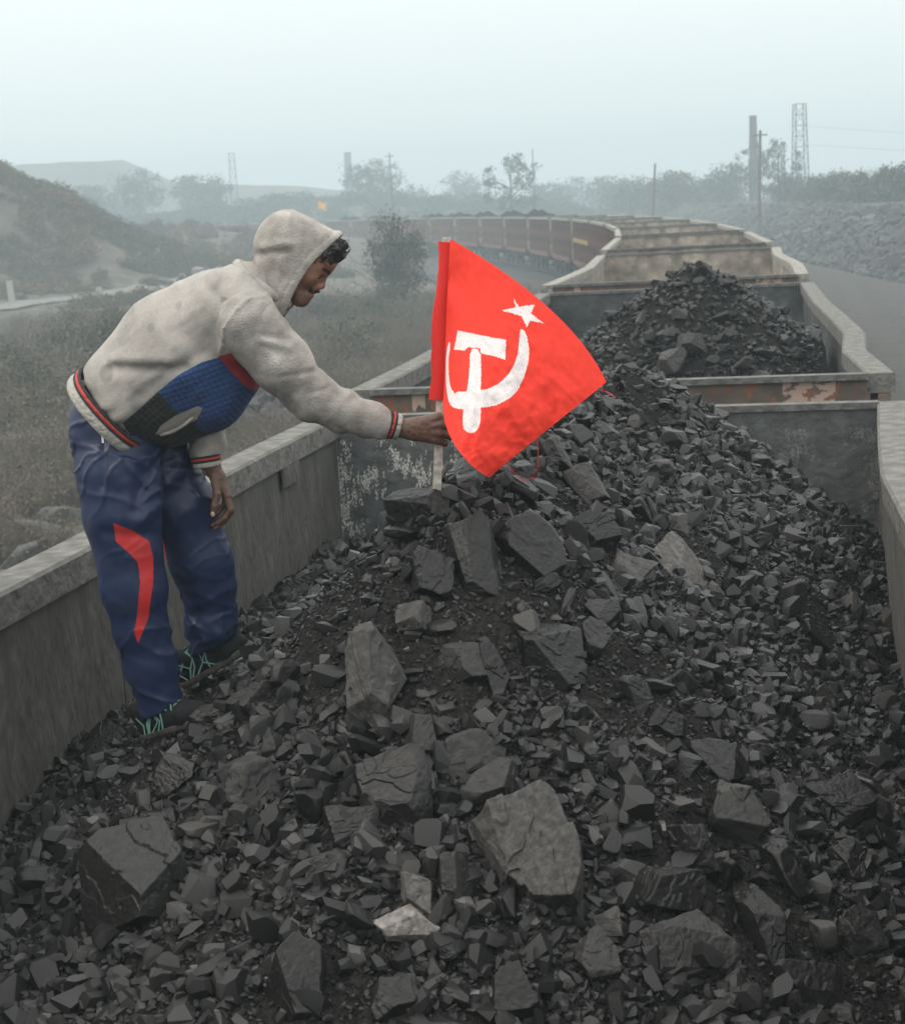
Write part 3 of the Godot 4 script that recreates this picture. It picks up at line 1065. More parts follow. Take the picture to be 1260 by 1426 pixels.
# ------------------------------------------------------------------ coal
const HEROES := [
	["tall upright dark slab of coal standing just below the flag stick", Vector3(-0.929, 3.524, -4.87), 0.171, 0.280, 0.45, 0.10, 3],
	["dark block of coal against the left edge of the tall upright slab", Vector3(-1.054, 3.503, -4.799), 0.135, 0.156, 0.80, 0.12, 4],
	["smooth dark slanting slab to the right of the tall upright slab", Vector3(-0.804, 3.515, -5.008), 0.188, 0.206, 0.50, 0.10, 5],
	["small oblong lump with a scratched pale face, below the tall upright slab", Vector3(-1.072, 3.403, -4.631), 0.110, 0.084, 0.80, 0.55, 6],
	["tall grey boulder with rugged ridges, biggest stone on the left flank of the heap", Vector3(-1.137, 3.261, -4.404), 0.191, 0.260, 0.80, 0.50, 7],
	["lump with a pale crumbly underside beside the tall grey boulder", Vector3(-0.913, 3.311, -4.491), 0.147, 0.119, 0.80, 0.35, 8],
	["narrow dark upright lump right of the lump with a crumbly underside", Vector3(-0.815, 3.287, -4.495), 0.090, 0.151, 0.70, 0.08, 9],
	["flat lump with an ochre orange tip at its left end", Vector3(-1.428, 3.038, -4.137), 0.185, 0.130, 0.70, 0.38, 10],
	["very large smooth dark boulder lying near the lower left", Vector3(-1.672, 2.842, -3.937), 0.337, 0.268, 0.70, 0.13, 11],
	["large dark boulder with one flat square face, above a triangular lump", Vector3(-1.033, 3.068, -4.068), 0.197, 0.197, 0.70, 0.13, 12],
	["triangular flat dark lump leaning on the large flat-faced boulder", Vector3(-1.095, 3.008, -3.971), 0.172, 0.123, 0.60, 0.12, 13],
	["large rugged light grey boulder with a knobbly top in the middle foreground", Vector3(-0.677, 2.952, -3.963), 0.220, 0.257, 0.80, 0.50, 14],
	["pale silvery rounded lump beside the light tan stone", Vector3(-0.915, 2.912, -3.813), 0.097, 0.111, 0.90, 0.85, 15],
	["light tan oblong stone, palest on the heap", Vector3(-0.936, 2.862, -3.727), 0.166, 0.078, 0.70, 1.00, 16],
	["grey upright lump between the pale silvery lump and the large rugged boulder", Vector3(-0.824, 2.92, -3.844), 0.097, 0.122, 0.80, 0.40, 17],
	["broad flat slab with a chipped light rim in the lower right foreground", Vector3(-0.285, 2.753, -3.881), 0.250, 0.157, 0.35, 0.30, 18],
	["lump streaked with rusty brown on its upper face", Vector3(-0.157, 2.888, -4.43), 0.147, 0.171, 0.80, 0.30, 19],
	["bulky squared lump near the right wall of the wagon", Vector3(0.143, 2.763, -4.852), 0.223, 0.172, 0.70, 0.20, 20],
	["broad flat dark lump at the bottom edge of the heap", Vector3(-1.168, 2.773, -3.559), 0.172, 0.179, 0.60, 0.16, 21],
	["dark boulder lying at the foot of the left wagon wall", Vector3(-2.547, 2.755, -5.008), 0.181, 0.122, 0.80, 0.10, 22],
	["long lump tucked against the left wagon wall behind the heel of the near shoe", Vector3(-2.288, 2.834, -5.117), 0.226, 0.108, 0.60, 0.22, 23],
	["rounded lump below the dark flank of the ridge", Vector3(-0.582, 3.3, -4.795), 0.116, 0.103, 0.80, 0.28, 24],
	["pale grey flat slab, larger of the two pale slabs on the ridge", Vector3(-0.404, 3.294, -5.867), 0.227, 0.216, 0.35, 0.72, 25],
	["grey slab lying left of the larger pale slab", Vector3(-0.514, 3.345, -5.522), 0.166, 0.132, 0.50, 0.50, 26],
	["black jagged slab above the grey slab on the ridge", Vector3(-0.648, 3.464, -5.58), 0.246, 0.118, 0.50, 0.07, 27],
	["large dark slab on the flank of the ridge below the flag", Vector3(-0.674, 3.283, -4.607), 0.191, 0.199, 0.60, 0.08, 28],
	["flat grey lump just above the large rugged light boulder", Vector3(-0.783, 3.077, -4.131), 0.152, 0.095, 0.60, 0.45, 29],
	["long light-edged shard lying aslant above the flat grey lump", Vector3(-0.827, 3.123, -4.193), 0.174, 0.112, 0.40, 0.40, 30],
	["lump with a light upper edge right of the ridge foot", Vector3(-0.362, 3.092, -4.624), 0.120, 0.087, 0.70, 0.28, 31],
	["dark flat lump behind the rusty streaked lump", Vector3(-0.202, 2.978, -4.645), 0.149, 0.137, 0.50, 0.12, 32],
	["dark lump above the broad flat slab", Vector3(-0.32, 2.845, -4.046), 0.185, 0.115, 0.60, 0.10, 33],
	["grey lump on the dusty slope in front of the near shoe", Vector3(-1.545, 3.182, -4.555), 0.124, 0.103, 0.80, 0.40, 34],
	["smaller lump uphill of the grey lump on the dusty slope", Vector3(-1.456, 3.244, -4.585), 0.098, 0.094, 0.80, 0.30, 35],
	["grey lump below the tall grey boulder", Vector3(-0.981, 3.173, -4.243), 0.098, 0.110, 0.80, 0.32, 36],
	["rounded dark lump above the rusty streaked lump", Vector3(-0.446, 3.158, -4.661), 0.109, 0.088, 0.80, 0.20, 37],
	["speckled grey lump lying at the left foot of the flag stick", Vector3(-1.13, 3.644, -5.111), 0.211, 0.106, 0.70, 0.30, 38],
	["dark crumbling lump at the right foot of the flag stick", Vector3(-1.017, 3.695, -5.34), 0.147, 0.119, 0.80, 0.12, 39],
	["rugged grey lump on the ridge below the flag's lower edge", Vector3(-0.719, 3.562, -5.926), 0.151, 0.136, 0.80, 0.38, 40],
	["grey lump half hidden behind the flag's lower edge", Vector3(-0.852, 3.668, -5.971), 0.131, 0.100, 0.80, 0.40, 41],
	["dark slab half buried in dust on the left slope", Vector3(-1.716, 3.005, -4.353), 0.150, 0.116, 0.50, 0.10, 42],
	["long upright shard in the lower right foreground", Vector3(-0.092, 2.734, -4.082), 0.081, 0.204, 0.60, 0.22, 43],
	["dark narrow slab above the long upright shard", Vector3(-0.022, 2.774, -4.343), 0.117, 0.195, 0.50, 0.10, 44],
	["grey lump left of the broad flat slab", Vector3(-0.469, 2.773, -3.764), 0.115, 0.122, 0.70, 0.35, 45],
	["pale bluish lump above the grey lump left of the broad flat slab", Vector3(-0.456, 2.82, -3.858), 0.078, 0.064, 0.80, 0.60, 46],
	["dark lump near the lower right corner", Vector3(0.175, 2.636, -4.274), 0.153, 0.134, 0.70, 0.14, 47],
	["dark boulder at the lower right edge of the heap", Vector3(0.028, 2.625, -3.972), 0.162, 0.126, 0.70, 0.12, 48],
	["dark lump at the bottom of the heap under the light tan stone", Vector3(-0.93, 2.76, -3.543), 0.125, 0.105, 0.70, 0.13, 49],
	["smooth dark lump at the bottom of the heap, below the large rugged boulder", Vector3(-0.647, 2.745, -3.598), 0.136, 0.119, 0.70, 0.12, 50],
	["lump with a lighter top left of the pale silvery lump", Vector3(-1.163, 2.943, -3.862), 0.110, 0.081, 0.70, 0.30, 51],
	["small round mottled lump just below the flat lump with the ochre tip", Vector3(-1.442, 2.988, -4.052), 0.085, 0.066, 0.90, 0.40, 52],
	["thin pale leaf-shaped slab above the larger pale slab", Vector3(-0.426, 3.36, -6.249), 0.109, 0.126, 0.40, 0.60, 53],
	["dark lump at the foot of the pale slabs", Vector3(-0.568, 3.33, -4.98), 0.133, 0.089, 0.60, 0.12, 54],
	["angular dark lump by the right wall, below the bulky squared lump", Vector3(0.156, 2.706, -4.543), 0.142, 0.130, 0.70, 0.16, 55],
	["dark wedge left of the narrow slab", Vector3(-0.264, 2.878, -4.199), 0.114, 0.133, 0.60, 0.14, 56],
	["dusty lump in front of the toe of the near shoe", Vector3(-1.699, 3.104, -4.592), 0.152, 0.100, 0.60, 0.14, 57],
	["large pale lump at the front of the heap in the second wagon", Vector3(-0.847, 3.334, -12.675), 0.305, 0.283, 0.80, 0.60, 60],
	["big dark lump above the pale front lump in the second wagon", Vector3(-0.692, 3.457, -12.875), 0.308, 0.209, 0.70, 0.30, 61],
	["low lump right of the pale front lump in the second wagon", Vector3(-0.295, 3.299, -12.687), 0.184, 0.108, 0.70, 0.30, 62],
	["lump half way up the heap in the second wagon", Vector3(-0.799, 3.657, -13.202), 0.169, 0.124, 0.60, 0.45, 63],
	["lump near the top of the heap in the second wagon", Vector3(-0.448, 3.868, -13.676), 0.127, 0.093, 0.80, 0.30, 64],
	["lump on the left flank of the heap in the second wagon", Vector3(-1.013, 3.512, -13.017), 0.168, 0.134, 0.80, 0.25, 65],
	["rounded lump beside the big dark lump in the second wagon", Vector3(-0.535, 3.334, -12.686), 0.152, 0.098, 0.80, 0.25, 66],
	["dark lump at the left foot of the heap in the second wagon", Vector3(-1.182, 3.345, -12.785), 0.199, 0.121, 0.80, 0.20, 67],
]

func short_name(label: String) -> String:
	for s in ["tall upright dark slab", "tall grey boulder", "flat lump with an ochre orange tip", "very large smooth dark boulder", "large dark boulder with one flat square face", "large rugged light grey boulder", "light tan oblong stone", "broad flat slab with a chipped light rim", "lump streaked with rusty brown", "bulky squared lump", "pale grey flat slab", "long light-edged shard", "large dark slab on the flank", "smooth dark slanting slab", "long upright shard", "speckled grey lump"]:
		if label.begins_with(s): return s
	return ""

func gravel(T: Array, C: Array, label: String) -> void:
	var g := base("coal_gravel", Vector3.ZERO)
	tag(g, label, "coal", "", "stuff")
	for k in rocks.size(): scatter("broken_coal", rocks[k], M.coal, T[k], C[k], g)

func make_heap() -> void:
	var P := PackedVector3Array()
	var nx := 150
	var nz := 430
	for j in nz:
		var z := lerpf(-8.985, -2.2, float(j) / (nz - 1))
		for i in nx:
			var x := lerpf(-2.5, 0.47, float(i) / (nx - 1))
			var y := heap_y(x, z) + 0.012 * bump.get_noise_3d(x * 11.0, 1.0, z * 11.0) + 0.006 * bump.get_noise_3d(x * 27.0, 4.0, z * 27.0)
			P.append(Vector3(x, y, z))
	tag(part("coal_dust", grid_mesh(P, nz, nx), M.dust), "dark coal dust between the lumps of the near heap", "coal dust", "", "stuff")
	P = PackedVector3Array()
	for j in 120:
		var z := lerpf(-19.6, -9.95, j / 119.0)
		for i in 50:
			var x := lerpf(-1.45, 1.42, i / 49.0)
			var c := track(-z - 4.096)
			P.append(Vector3(c[0].x + x, heap2_y(c[0].x + x, z), z))
	tag(part("coal_dust", grid_mesh(P, 120, 50), M.dust), "dark coal dust between the lumps in the second wagon", "coal dust", "", "stuff")
	# the stones one notices first
	var taken := []
	var marks := []
	for h in HEROES:
		var at: Vector3 = h[1]
		var w: float = h[2] * 0.45
		var hh: float = h[3] * 0.55
		var second: bool = at.z < -9.3
		var n := heap_normal(at.x, at.z) if not second else Vector3(0, 0.85, 0.53)
		var tone: float = h[5]
		var level := 6 if w > 0.085 else 5
		var m := boulder(h[6], Vector3(w, hh, maxf(w, hh) * h[4]) * 1.06, level, 12 + int(h[6]) % 4, 0.7 + tone * 0.6)
		var ti := clampi(int(round(tone * 5.0)), 0, 5)
		if second: m = boulder(h[6], Vector3(w, hh, maxf(w, hh) * h[4]) * 0.76, level, 14, 0.9)
		var o := part("coal_lump", m, M.hero[ti])
		# face it along the slope: x across, y up the slope, z out of it
		var up := (Vector3.UP - n * n.y).normalized()
		if second or Vector2(n.x, n.z).length() < 0.1: up = Vector3(0, 0.5, -0.86)
		var vx := Vector3(0.98, 0, -0.19)
		var out := (n + Vector3(0.1, 0.0, 0.42)).normalized()
		var yy := (Vector3.UP - out * out.y).normalized()
		var xx := yy.cross(out)
		o.transform = Transform3D(Basis(xx, yy, out), at + out * 0.02 - Vector3(0, hh * 0.04, 0))
		if tone > 0.85 or "ochre" in h[0]: pass
		tag(o, h[0], "coal lump")
		if "ochre" in h[0] or "rusty brown" in h[0]:
			# iron staining in the stone itself
			var arr := m.surface_get_arrays(0)
			var cols := PackedColorArray()
			for v in arr[Mesh.ARRAY_VERTEX]:
				var n2 := bump.get_noise_3dv(v * 22.0)
				var k := smoothstep(-0.62, -0.78, v.x / w + 0.15 * n2) if "ochre" in h[0] else smoothstep(0.25, 0.6, n2 + v.y / hh * 0.4)
				cols.append(Color(1, 1, 1).lerp(Color(5.5, 3.4, 1.5) if "ochre" in h[0] else Color(2.6, 1.6, 0.9), k))
			arr[Mesh.ARRAY_COLOR] = cols
			var cm := ArrayMesh.new()
			cm.add_surface_from_arrays(Mesh.PRIMITIVE_TRIANGLES, arr)
			o.mesh = cm
			o.material_override = M.hero[ti].duplicate()
			o.material_override.vertex_color_use_as_albedo = true
		var short := short_name(h[0])
		if short and not second: marks.append([at, short])
		taken.append([at, maxf(w, hh)])
	# ochre end of one flat stone
	# single lumps, big enough to pick out
	var placed := 0
	var tries := 0
	while placed < 235 and tries < 6000:
		tries += 1
		var z := lerpf(-8.9, -3.2, pow(rng.randf(), 0.8))
		var x := rng.randf_range(-2.4, 0.42)
		var r := rng.randf_range(0.026, 0.052) * (1.25 if z < -6.0 else 1.0)
		var at := Vector3(x, heap_y(x, z), z)
		if Vector2(x + 1.9, z + 4.85).length() < 0.3 or (x < -1.3 and x > -2.0 and z < -4.6 and z > -6.4 and rng.randf() < 0.75): continue
		var ok := true
		for t in taken:
			if at.distance_to(t[0]) < (r + t[1]) * 0.85:
				ok = false
				break
		if not ok: continue
		taken.append([at, r])
		placed += 1
		var pale := rng.randf() < 0.2
		var o := part("coal_lump", boulder(300 + placed, Vector3.ONE, 4, 12 + placed % 4, 0.9) if placed <= 40 else M.lumps[placed % 40], M.hero[rng.randi_range(2, 3) if pale else rng.randi_range(0, 1)])
		if placed <= 40:
			if not M.has("lumps"): M.lumps = []
			M.lumps.append(o.mesh)
		o.transform = Transform3D(Basis.from_euler(Vector3(rng.randf(), rng.randf(), rng.randf()) * TAU).scaled_local(Vector3(1.15, 0.85, rng.randf_range(0.5, 0.8)) * r), at + Vector3(0, r * 0.3, 0))
		var near: Array = marks[0]
		for k in marks:
			if at.distance_to(k[0]) < at.distance_to(near[0]): near = k
		var e: Vector3 = at - near[0]
		var side := ("left of" if e.x < 0.0 else "right of") if absf(e.x) > absf(e.z) * 0.8 else ("above" if e.z < 0.0 else "below")
		var far := e.length() > 0.45
		var lab := "%s %s coal lump %s %s the %s" % ["large" if r > 0.045 else "middling", "greyish" if pale else "dark", "well" if far else "just", side, near[1]]
		tag(o, lab, "coal lump", lab.replace("lump", "lumps"))
	for i in 60:
		var a := rng.randf() * TAU
		var d := sqrt(rng.randf()) * 1.35
		var at := HEAP2 + Vector3(cos(a) * d, 0, sin(a) * d * 1.4 + 0.5)
		at.x = clampf(at.x, -2.4, 0.25)
		at.y = heap2_y(at.x, at.z)
		var r := rng.randf_range(0.045, 0.075)
		var pale := rng.randf() < 0.15
		var o := part("coal_lump", M.lumps[i % 40], M.hero[2 if pale else rng.randi_range(0, 1)])
		o.transform = Transform3D(Basis.from_euler(Vector3(rng.randf(), rng.randf(), rng.randf()) * TAU).scaled_local(Vector3(1.1, 0.85, 0.7) * r), at + Vector3(0, r * 0.3, 0))
		var lab := "%s coal lump on the heap in the second wagon" % ("greyish" if pale else "dark")
		tag(o, lab, "coal lump", lab.replace("lump", "lumps"))
	# the rest, in falling sizes
	var T := []
	var C := []
	for i in rocks.size():
		T.append([])
		C.append(PackedColorArray())
	for band in [[0.026, 0.050, 3000, -8.95, -2.8], [0.016, 0.029, 13000, -8.95, -2.9], [0.0075, 0.015, 30000, -8.9, -3.0], [0.004, 0.008, 26000, -7.0, -3.1]]:
		for i in int(band[2]):
			var z := lerpf(band[3], band[4], pow(rng.randf(), 0.85))
			var x := rng.randf_range(-2.46, 0.46)
			var r := lerpf(band[0], band[1], pow(rng.randf(), 1.4))
			var dusty := bump.get_noise_3d(x * 0.9, 60.0, z * 0.9) + (0.5 if x < crest_x(z) - 0.2 and z < -4.5 and z > -6.9 and x > -2.1 else 0.0)
			if r > 0.010 and dusty > 0.18 and rng.randf() < 0.9: continue
			if r <= 0.012 and dusty > 0.28 and rng.randf() < 0.45: continue
			var y := heap_y(x, z)
			if Vector3(x, y, z).distance_to(MAN + Vector3(0.02, 0.06, -0.1)) < 0.16 and r > 0.014: continue
			var v := rng.randf_range(0.55, 1.0)
			if rng.randf() < 0.22: v = rng.randf_range(1.2, 2.4)
			if rng.randf() < 0.02: v = rng.randf_range(2.5, 6.0)
			var k := rng.randi() % rocks.size()
			T[k].append(Transform3D(Basis.from_euler(Vector3(rng.randf(), rng.randf(), rng.randf()) * TAU).scaled_local(Vector3(rng.randf_range(0.9, 1.4), rng.randf_range(0.7, 1.0), rng.randf_range(0.55, 1.0)) * r), Vector3(x, y + r * 0.35, z)))
			C[k].append(Color(v, v, v))
	gravel(T, C, "small broken coal covering the near heap under the flag")
	for i in rocks.size():
		T[i] = []
		C[i] = PackedColorArray()
	for band in [[0.035, 0.065, 900], [0.016, 0.036, 12000]]:
		for i in int(band[2]):
			var z := rng.randf_range(-18.5, -9.97)
			var x := rng.randf_range(-1.44, 1.38)
			x += track(-z - 4.096)[0].x
			var r := lerpf(band[0], band[1], pow(rng.randf(), 2.0))
			var v := rng.randf_range(0.55, 1.05)
			if rng.randf() < 0.1: v = rng.randf_range(1.2, 2.2)
			var k := rng.randi() % rocks.size()
			T[k].append(Transform3D(Basis.from_euler(Vector3(rng.randf(), rng.randf(), rng.randf()) * TAU).scaled_local(Vector3(1.2, 0.9, rng.randf_range(0.5, 0.9)) * r), Vector3(x, heap2_y(x, z) + r * 0.35, z)))
			C[k].append(Color(v, v, v))
	gravel(T, C, "small broken coal covering the heap in the second wagon")

# ------------------------------------------------------------------ flag
const FLAG := [
	Vector3(-0.994, 4.499, -5.066), Vector3(-0.866, 4.423, -5.066), Vector3(-0.621, 4.249, -5.103), Vector3(-0.533, 4.044, -5.079),
	Vector3(-1.011, 4.342, -5.063), Vector3(-0.888, 4.256, -4.97), Vector3(-0.722, 4.112, -4.992), Vector3(-0.625, 3.973, -5.031),
	Vector3(-1.027, 4.182, -5.06), Vector3(-0.952, 4.111, -4.825), Vector3(-0.845, 3.957, -4.866), Vector3(-0.764, 3.875, -4.963),
	Vector3(-1.038, 4.021, -5.058), Vector3(-1.019, 3.947, -4.843), Vector3(-0.931, 3.846, -4.758), Vector3(-0.877, 3.786, -4.89),
]
var EMBLEM := [
	PackedVector2Array([Vector2(0.148, 0.496), Vector2(0.340, 0.401), Vector2(0.475, 0.324), Vector2(0.526, 0.414), Vector2(0.446, 0.450), Vector2(0.374, 0.488), Vector2(0.352, 0.471), Vector2(0.272, 0.521), Vector2(0.251, 0.557), Vector2(0.148, 0.617)]),
	PackedVector2Array([Vector2(0.303, 0.507), Vector2(0.340, 0.484), Vector2(0.376, 0.497), Vector2(0.410, 0.545), Vector2(0.442, 0.591), Vector2(0.473, 0.634), Vector2(0.509, 0.678), Vector2(0.552, 0.721), Vector2(0.582, 0.753), Vector2(0.601, 0.773), Vector2(0.613, 0.797), Vector2(0.618, 0.824), Vector2(0.608, 0.848), Vector2(0.582, 0.869), Vector2(0.552, 0.881), Vector2(0.515, 0.886), Vector2(0.479, 0.869), Vector2(0.444, 0.832), Vector2(0.418, 0.793), Vector2(0.401, 0.751), Vector2(0.383, 0.707), Vector2(0.362, 0.659), Vector2(0.335, 0.606), Vector2(0.301, 0.548)]),
	PackedVector2Array([Vector2(0.525, 0.211), Vector2(0.532, 0.209), Vector2(0.540, 0.210), Vector2(0.550, 0.214), Vector2(0.560, 0.221), Vector2(0.572, 0.231), Vector2(0.583, 0.243), Vector2(0.594, 0.255), Vector2(0.604, 0.268), Vector2(0.614, 0.281), Vector2(0.624, 0.298), Vector2(0.634, 0.317), Vector2(0.644, 0.339), Vector2(0.653, 0.364), Vector2(0.662, 0.390), Vector2(0.670, 0.417), Vector2(0.676, 0.446), Vector2(0.682, 0.475), Vector2(0.683, 0.504), Vector2(0.680, 0.531), Vector2(0.674, 0.558), Vector2(0.663, 0.583), Vector2(0.650, 0.607), Vector2(0.636, 0.630), Vector2(0.619, 0.651), Vector2(0.600, 0.670), Vector2(0.579, 0.690), Vector2(0.557, 0.711), Vector2(0.533, 0.732), Vector2(0.507, 0.753), Vector2(0.480, 0.774), Vector2(0.452, 0.795), Vector2(0.423, 0.815), Vector2(0.393, 0.834), Vector2(0.365, 0.850), Vector2(0.341, 0.862), Vector2(0.318, 0.871), Vector2(0.299, 0.875), Vector2(0.285, 0.873), Vector2(0.277, 0.865), Vector2(0.274, 0.850), Vector2(0.277, 0.829), Vector2(0.288, 0.807), Vector2(0.305, 0.785), Vector2(0.330, 0.763), Vector2(0.362, 0.742), Vector2(0.392, 0.720), Vector2(0.420, 0.699), Vector2(0.446, 0.679), Vector2(0.471, 0.659), Vector2(0.493, 0.639), Vector2(0.514, 0.617), Vector2(0.532, 0.594), Vector2(0.548, 0.571), Vector2(0.561, 0.547), Vector2(0.571, 0.523), Vector2(0.578, 0.498), Vector2(0.583, 0.473), Vector2(0.585, 0.449), Vector2(0.585, 0.425), Vector2(0.582, 0.401), Vector2(0.578, 0.377), Vector2(0.572, 0.355), Vector2(0.566, 0.334), Vector2(0.558, 0.314), Vector2(0.550, 0.295), Vector2(0.543, 0.278), Vector2(0.536, 0.262), Vector2(0.529, 0.248), Vector2(0.523, 0.234), Vector2(0.520, 0.224), Vector2(0.521, 0.216)]),
	PackedVector2Array([Vector2(0.320, 0.872), Vector2(0.301, 0.878), Vector2(0.282, 0.882), Vector2(0.261, 0.884), Vector2(0.240, 0.885), Vector2(0.218, 0.884), Vector2(0.194, 0.880), Vector2(0.169, 0.873), Vector2(0.143, 0.863), Vector2(0.115, 0.850), Vector2(0.092, 0.834), Vector2(0.073, 0.815), Vector2(0.059, 0.794), Vector2(0.050, 0.769), Vector2(0.044, 0.742), Vector2(0.044, 0.714), Vector2(0.047, 0.683), Vector2(0.055, 0.651), Vector2(0.063, 0.629), Vector2(0.071, 0.616), Vector2(0.079, 0.612), Vector2(0.086, 0.618), Vector2(0.092, 0.629), Vector2(0.095, 0.643), Vector2(0.096, 0.662), Vector2(0.095, 0.686), Vector2(0.098, 0.708), Vector2(0.105, 0.729), Vector2(0.116, 0.748), Vector2(0.131, 0.766), Vector2(0.146, 0.781), Vector2(0.163, 0.793), Vector2(0.181, 0.803), Vector2(0.199, 0.809), Vector2(0.217, 0.812), Vector2(0.233, 0.813), Vector2(0.248, 0.811), Vector2(0.262, 0.806), Vector2(0.277, 0.806), Vector2(0.292, 0.811), Vector2(0.308, 0.823), Vector2(0.324, 0.839), Vector2(0.331, 0.853), Vector2(0.330, 0.864)]),
	PackedVector2Array([Vector2(0.419, 0.095), Vector2(0.463, 0.116), Vector2(0.526, 0.043), Vector2(0.528, 0.101), Vector2(0.606, 0.092), Vector2(0.539, 0.140), Vector2(0.543, 0.183), Vector2(0.493, 0.153), Vector2(0.390, 0.202), Vector2(0.451, 0.131)]),
]

func flag_at(s: float, t: float) -> Vector3:
	var p := Vector3.ZERO
	var bs := [pow(1 - s, 3), 3 * s * (1 - s) * (1 - s), 3 * s * s * (1 - s), s * s * s]
	var bt := [pow(1 - t, 3), 3 * t * (1 - t) * (1 - t), 3 * t * t * (1 - t), t * t * t]
	for i in 4:
		for j in 4: p += FLAG[i * 4 + j] * bt[i] * bs[j]
	return p

func make_flag() -> void:
	var at := at_man(Vector3(0.866, 0.675, -0.1))
	var f := base("flag", at)
	tag(f, "red flag with white hammer, sickle and star on a pale wooden stick", "flag")
	var stick := st_new()
	var a := at_man(Vector3(0.859, 0.60, -0.1)) - at
	var b := at_man(Vector3(0.9405, 1.49, -0.1)) - at
	var z := (b - a).normalized()
	var x := Vector3(0.982, 0, -0.19)
	x = (x - z * x.dot(z)).normalized()
	box(stick, Vector3(-0.0135, -0.006, 0), Vector3(0.0135, 0.006, a.distance_to(b)), Transform3D(Basis(x, z.cross(x), z), a))
	part("stick", stick.commit(), surf(lin(0.85, 0.80, 0.70), 0.7, M.grain, 3.0, M.nfine, 1.0, 0.2), f)
	# the cloth with its painted emblem
	var w := 820
	var h := 570
	var bytes := PackedByteArray()
	bytes.resize(w * h * 3)
	var boxes := []
	for e in EMBLEM:
		var r := Rect2(e[0], Vector2.ZERO)
		for p in e: r = r.expand(p)
		boxes.append(r.grow(0.03))
	var red := Color(0.965, 0.215, 0.135)
	var white := Color(0.93, 0.92, 0.92)
	for j in h:
		for i in w:
			var u := float(i) / w
			var v := float(j) / h
			var q := Vector2(u + 0.003 * bump.get_noise_2d(u * 60.0, v * 60.0), v + 0.004 * bump.get_noise_2d(u * 60.0 + 30.0, v * 60.0))
			var on := false
			for e in EMBLEM.size():
				if boxes[e].has_point(q) and Geometry2D.is_point_in_polygon(q, EMBLEM[e]):
					on = true
					break
			var c := red
			if on:
				var brush := bump.get_noise_2d(u * 14.0 + v * 30.0, v * 22.0 - u * 60.0)
				c = red.lerp(white, clampf(0.97 - maxf(0.0, brush - 0.38) * 0.9, 0.72, 1.0))
			else:
				var g := 1.0 + 0.03 * bump.get_noise_2d(u * 14.0, v * 14.0)
				c = Color(red.r * minf(g, 1.03), red.g * g, red.b * g)
			var k := (j * w + i) * 3
			bytes[k] = int(clampf(c.r, 0, 1) * 255)
			bytes[k + 1] = int(clampf(c.g, 0, 1) * 255)
			bytes[k + 2] = int(clampf(c.b, 0, 1) * 255)
	var m := StandardMaterial3D.new()
	m.albedo_texture = ImageTexture.create_from_image(Image.create_from_data(w, h, false, Image.FORMAT_RGB8, bytes))
	m.roughness = 0.75
	m.cull_mode = BaseMaterial3D.CULL_DISABLED
	m.backlight_enabled = true
	m.backlight = Color(0.55, 0.55, 0.55)
	var n := 90
	var P := PackedVector3Array()
	var UV := PackedVector2Array()
	for j in n:
		for i in n:
			var s := float(i) / (n - 1)
			var t := float(j) / (n - 1)
			var p := flag_at(s, t)
			# soft creases running from the fly corner and from the hoist
			var cr := 0.006 * sin((s * 3.0 - t * 7.0) * 3.0 + 3.0 * bump.get_noise_2d(s * 2.0, t * 2.0)) * smoothstep(0.25, 0.8, s) * smoothstep(0.1, 0.5, t) * (1.0 - smoothstep(0.85, 1.0, t))
			cr += 0.0018 * bump.get_noise_2d(s * 7.0, t * 5.0)
			cr += 0.009 * (0.5 - absf(bump.get_noise_2d(s * 2.6 + t * 2.0 + 4.0, t * 7.0 - s * 3.0))) * smoothstep(0.2, 0.6, s) * smoothstep(0.05, 0.3, t)
			cr += 0.008 * sin(t * 20.0) * exp(-s * 12.0) * (1.0 - exp(-s * 80.0))
			P.append(p + Vector3(0.19, 0.25, 0.95) * cr - at)
			UV.append(Vector2(s, t))
	var cloth := part("cloth", grid_mesh(P, n, n, false, false, UV), m, f)
	# the hem sleeve sewn round the stick
	var plain := StandardMaterial3D.new()
	plain.albedo_color = Color(0.86, 0.14, 0.10)
	plain.roughness = 0.75
	var V := PackedVector3Array()
	for j in 24:
		var t := j / 23.0
		var c := at_man(Vector3(0.9395, 1.476, -0.1)).lerp(at_man(Vector3(0.887, 0.990, -0.1)), t) - at
		c += x * (0.004 * sin(t * 9.0) - 0.004)
		for k in 12:
			var an := TAU * k / 12.0
			var wd := lerpf(0.021, 0.026, t) + 0.003 * bump.get_noise_2d(t * 8.0, k * 0.5)
			V.append(c + x * cos(an) * wd + z.cross(x) * sin(an) * 0.0135)
	part("sleeve", grid_mesh(V, 24, 12, true, true), plain, f)
	for pts in [[[1.385, 1.004, -0.01], [1.405, 1.0, -0.01], [1.420, 0.992, 0.0], [1.430, 0.980, 0.01]], [[1.182, 0.885, 0.03], [1.188, 0.84, 0.035], [1.186, 0.79, 0.03], [1.169, 0.745, 0.02], [1.138, 0.74, 0.02], [1.102, 0.779, 0.04], [1.09, 0.80, 0.05]]]:
		var q := PackedVector3Array()
		for p in pts:
			q.append(at_man(Vector3(p[0], p[1], p[2])) - at)
		part("loose_thread", tube(q, 0.0016, 0.0012, 5), plain, f)

func at_man(p: Vector3) -> Vector3:
	return MAN + Vector3(0.982, 0, -0.19).normalized() * p.x + Vector3(0, p.y, 0) + Vector3(0.19, 0, 0.982).normalized() * p.z
# ------------------------------------------------------------------ the man
const HEAD := Vector3(0.482, 1.445, -0.12)

func head_basis() -> Basis:
	return Basis(Vector3(0.79, -0.61, 0), Vector3(0.61, 0.79, 0), Vector3(0, 0, 1)) * Basis(Vector3.UP, -0.07)

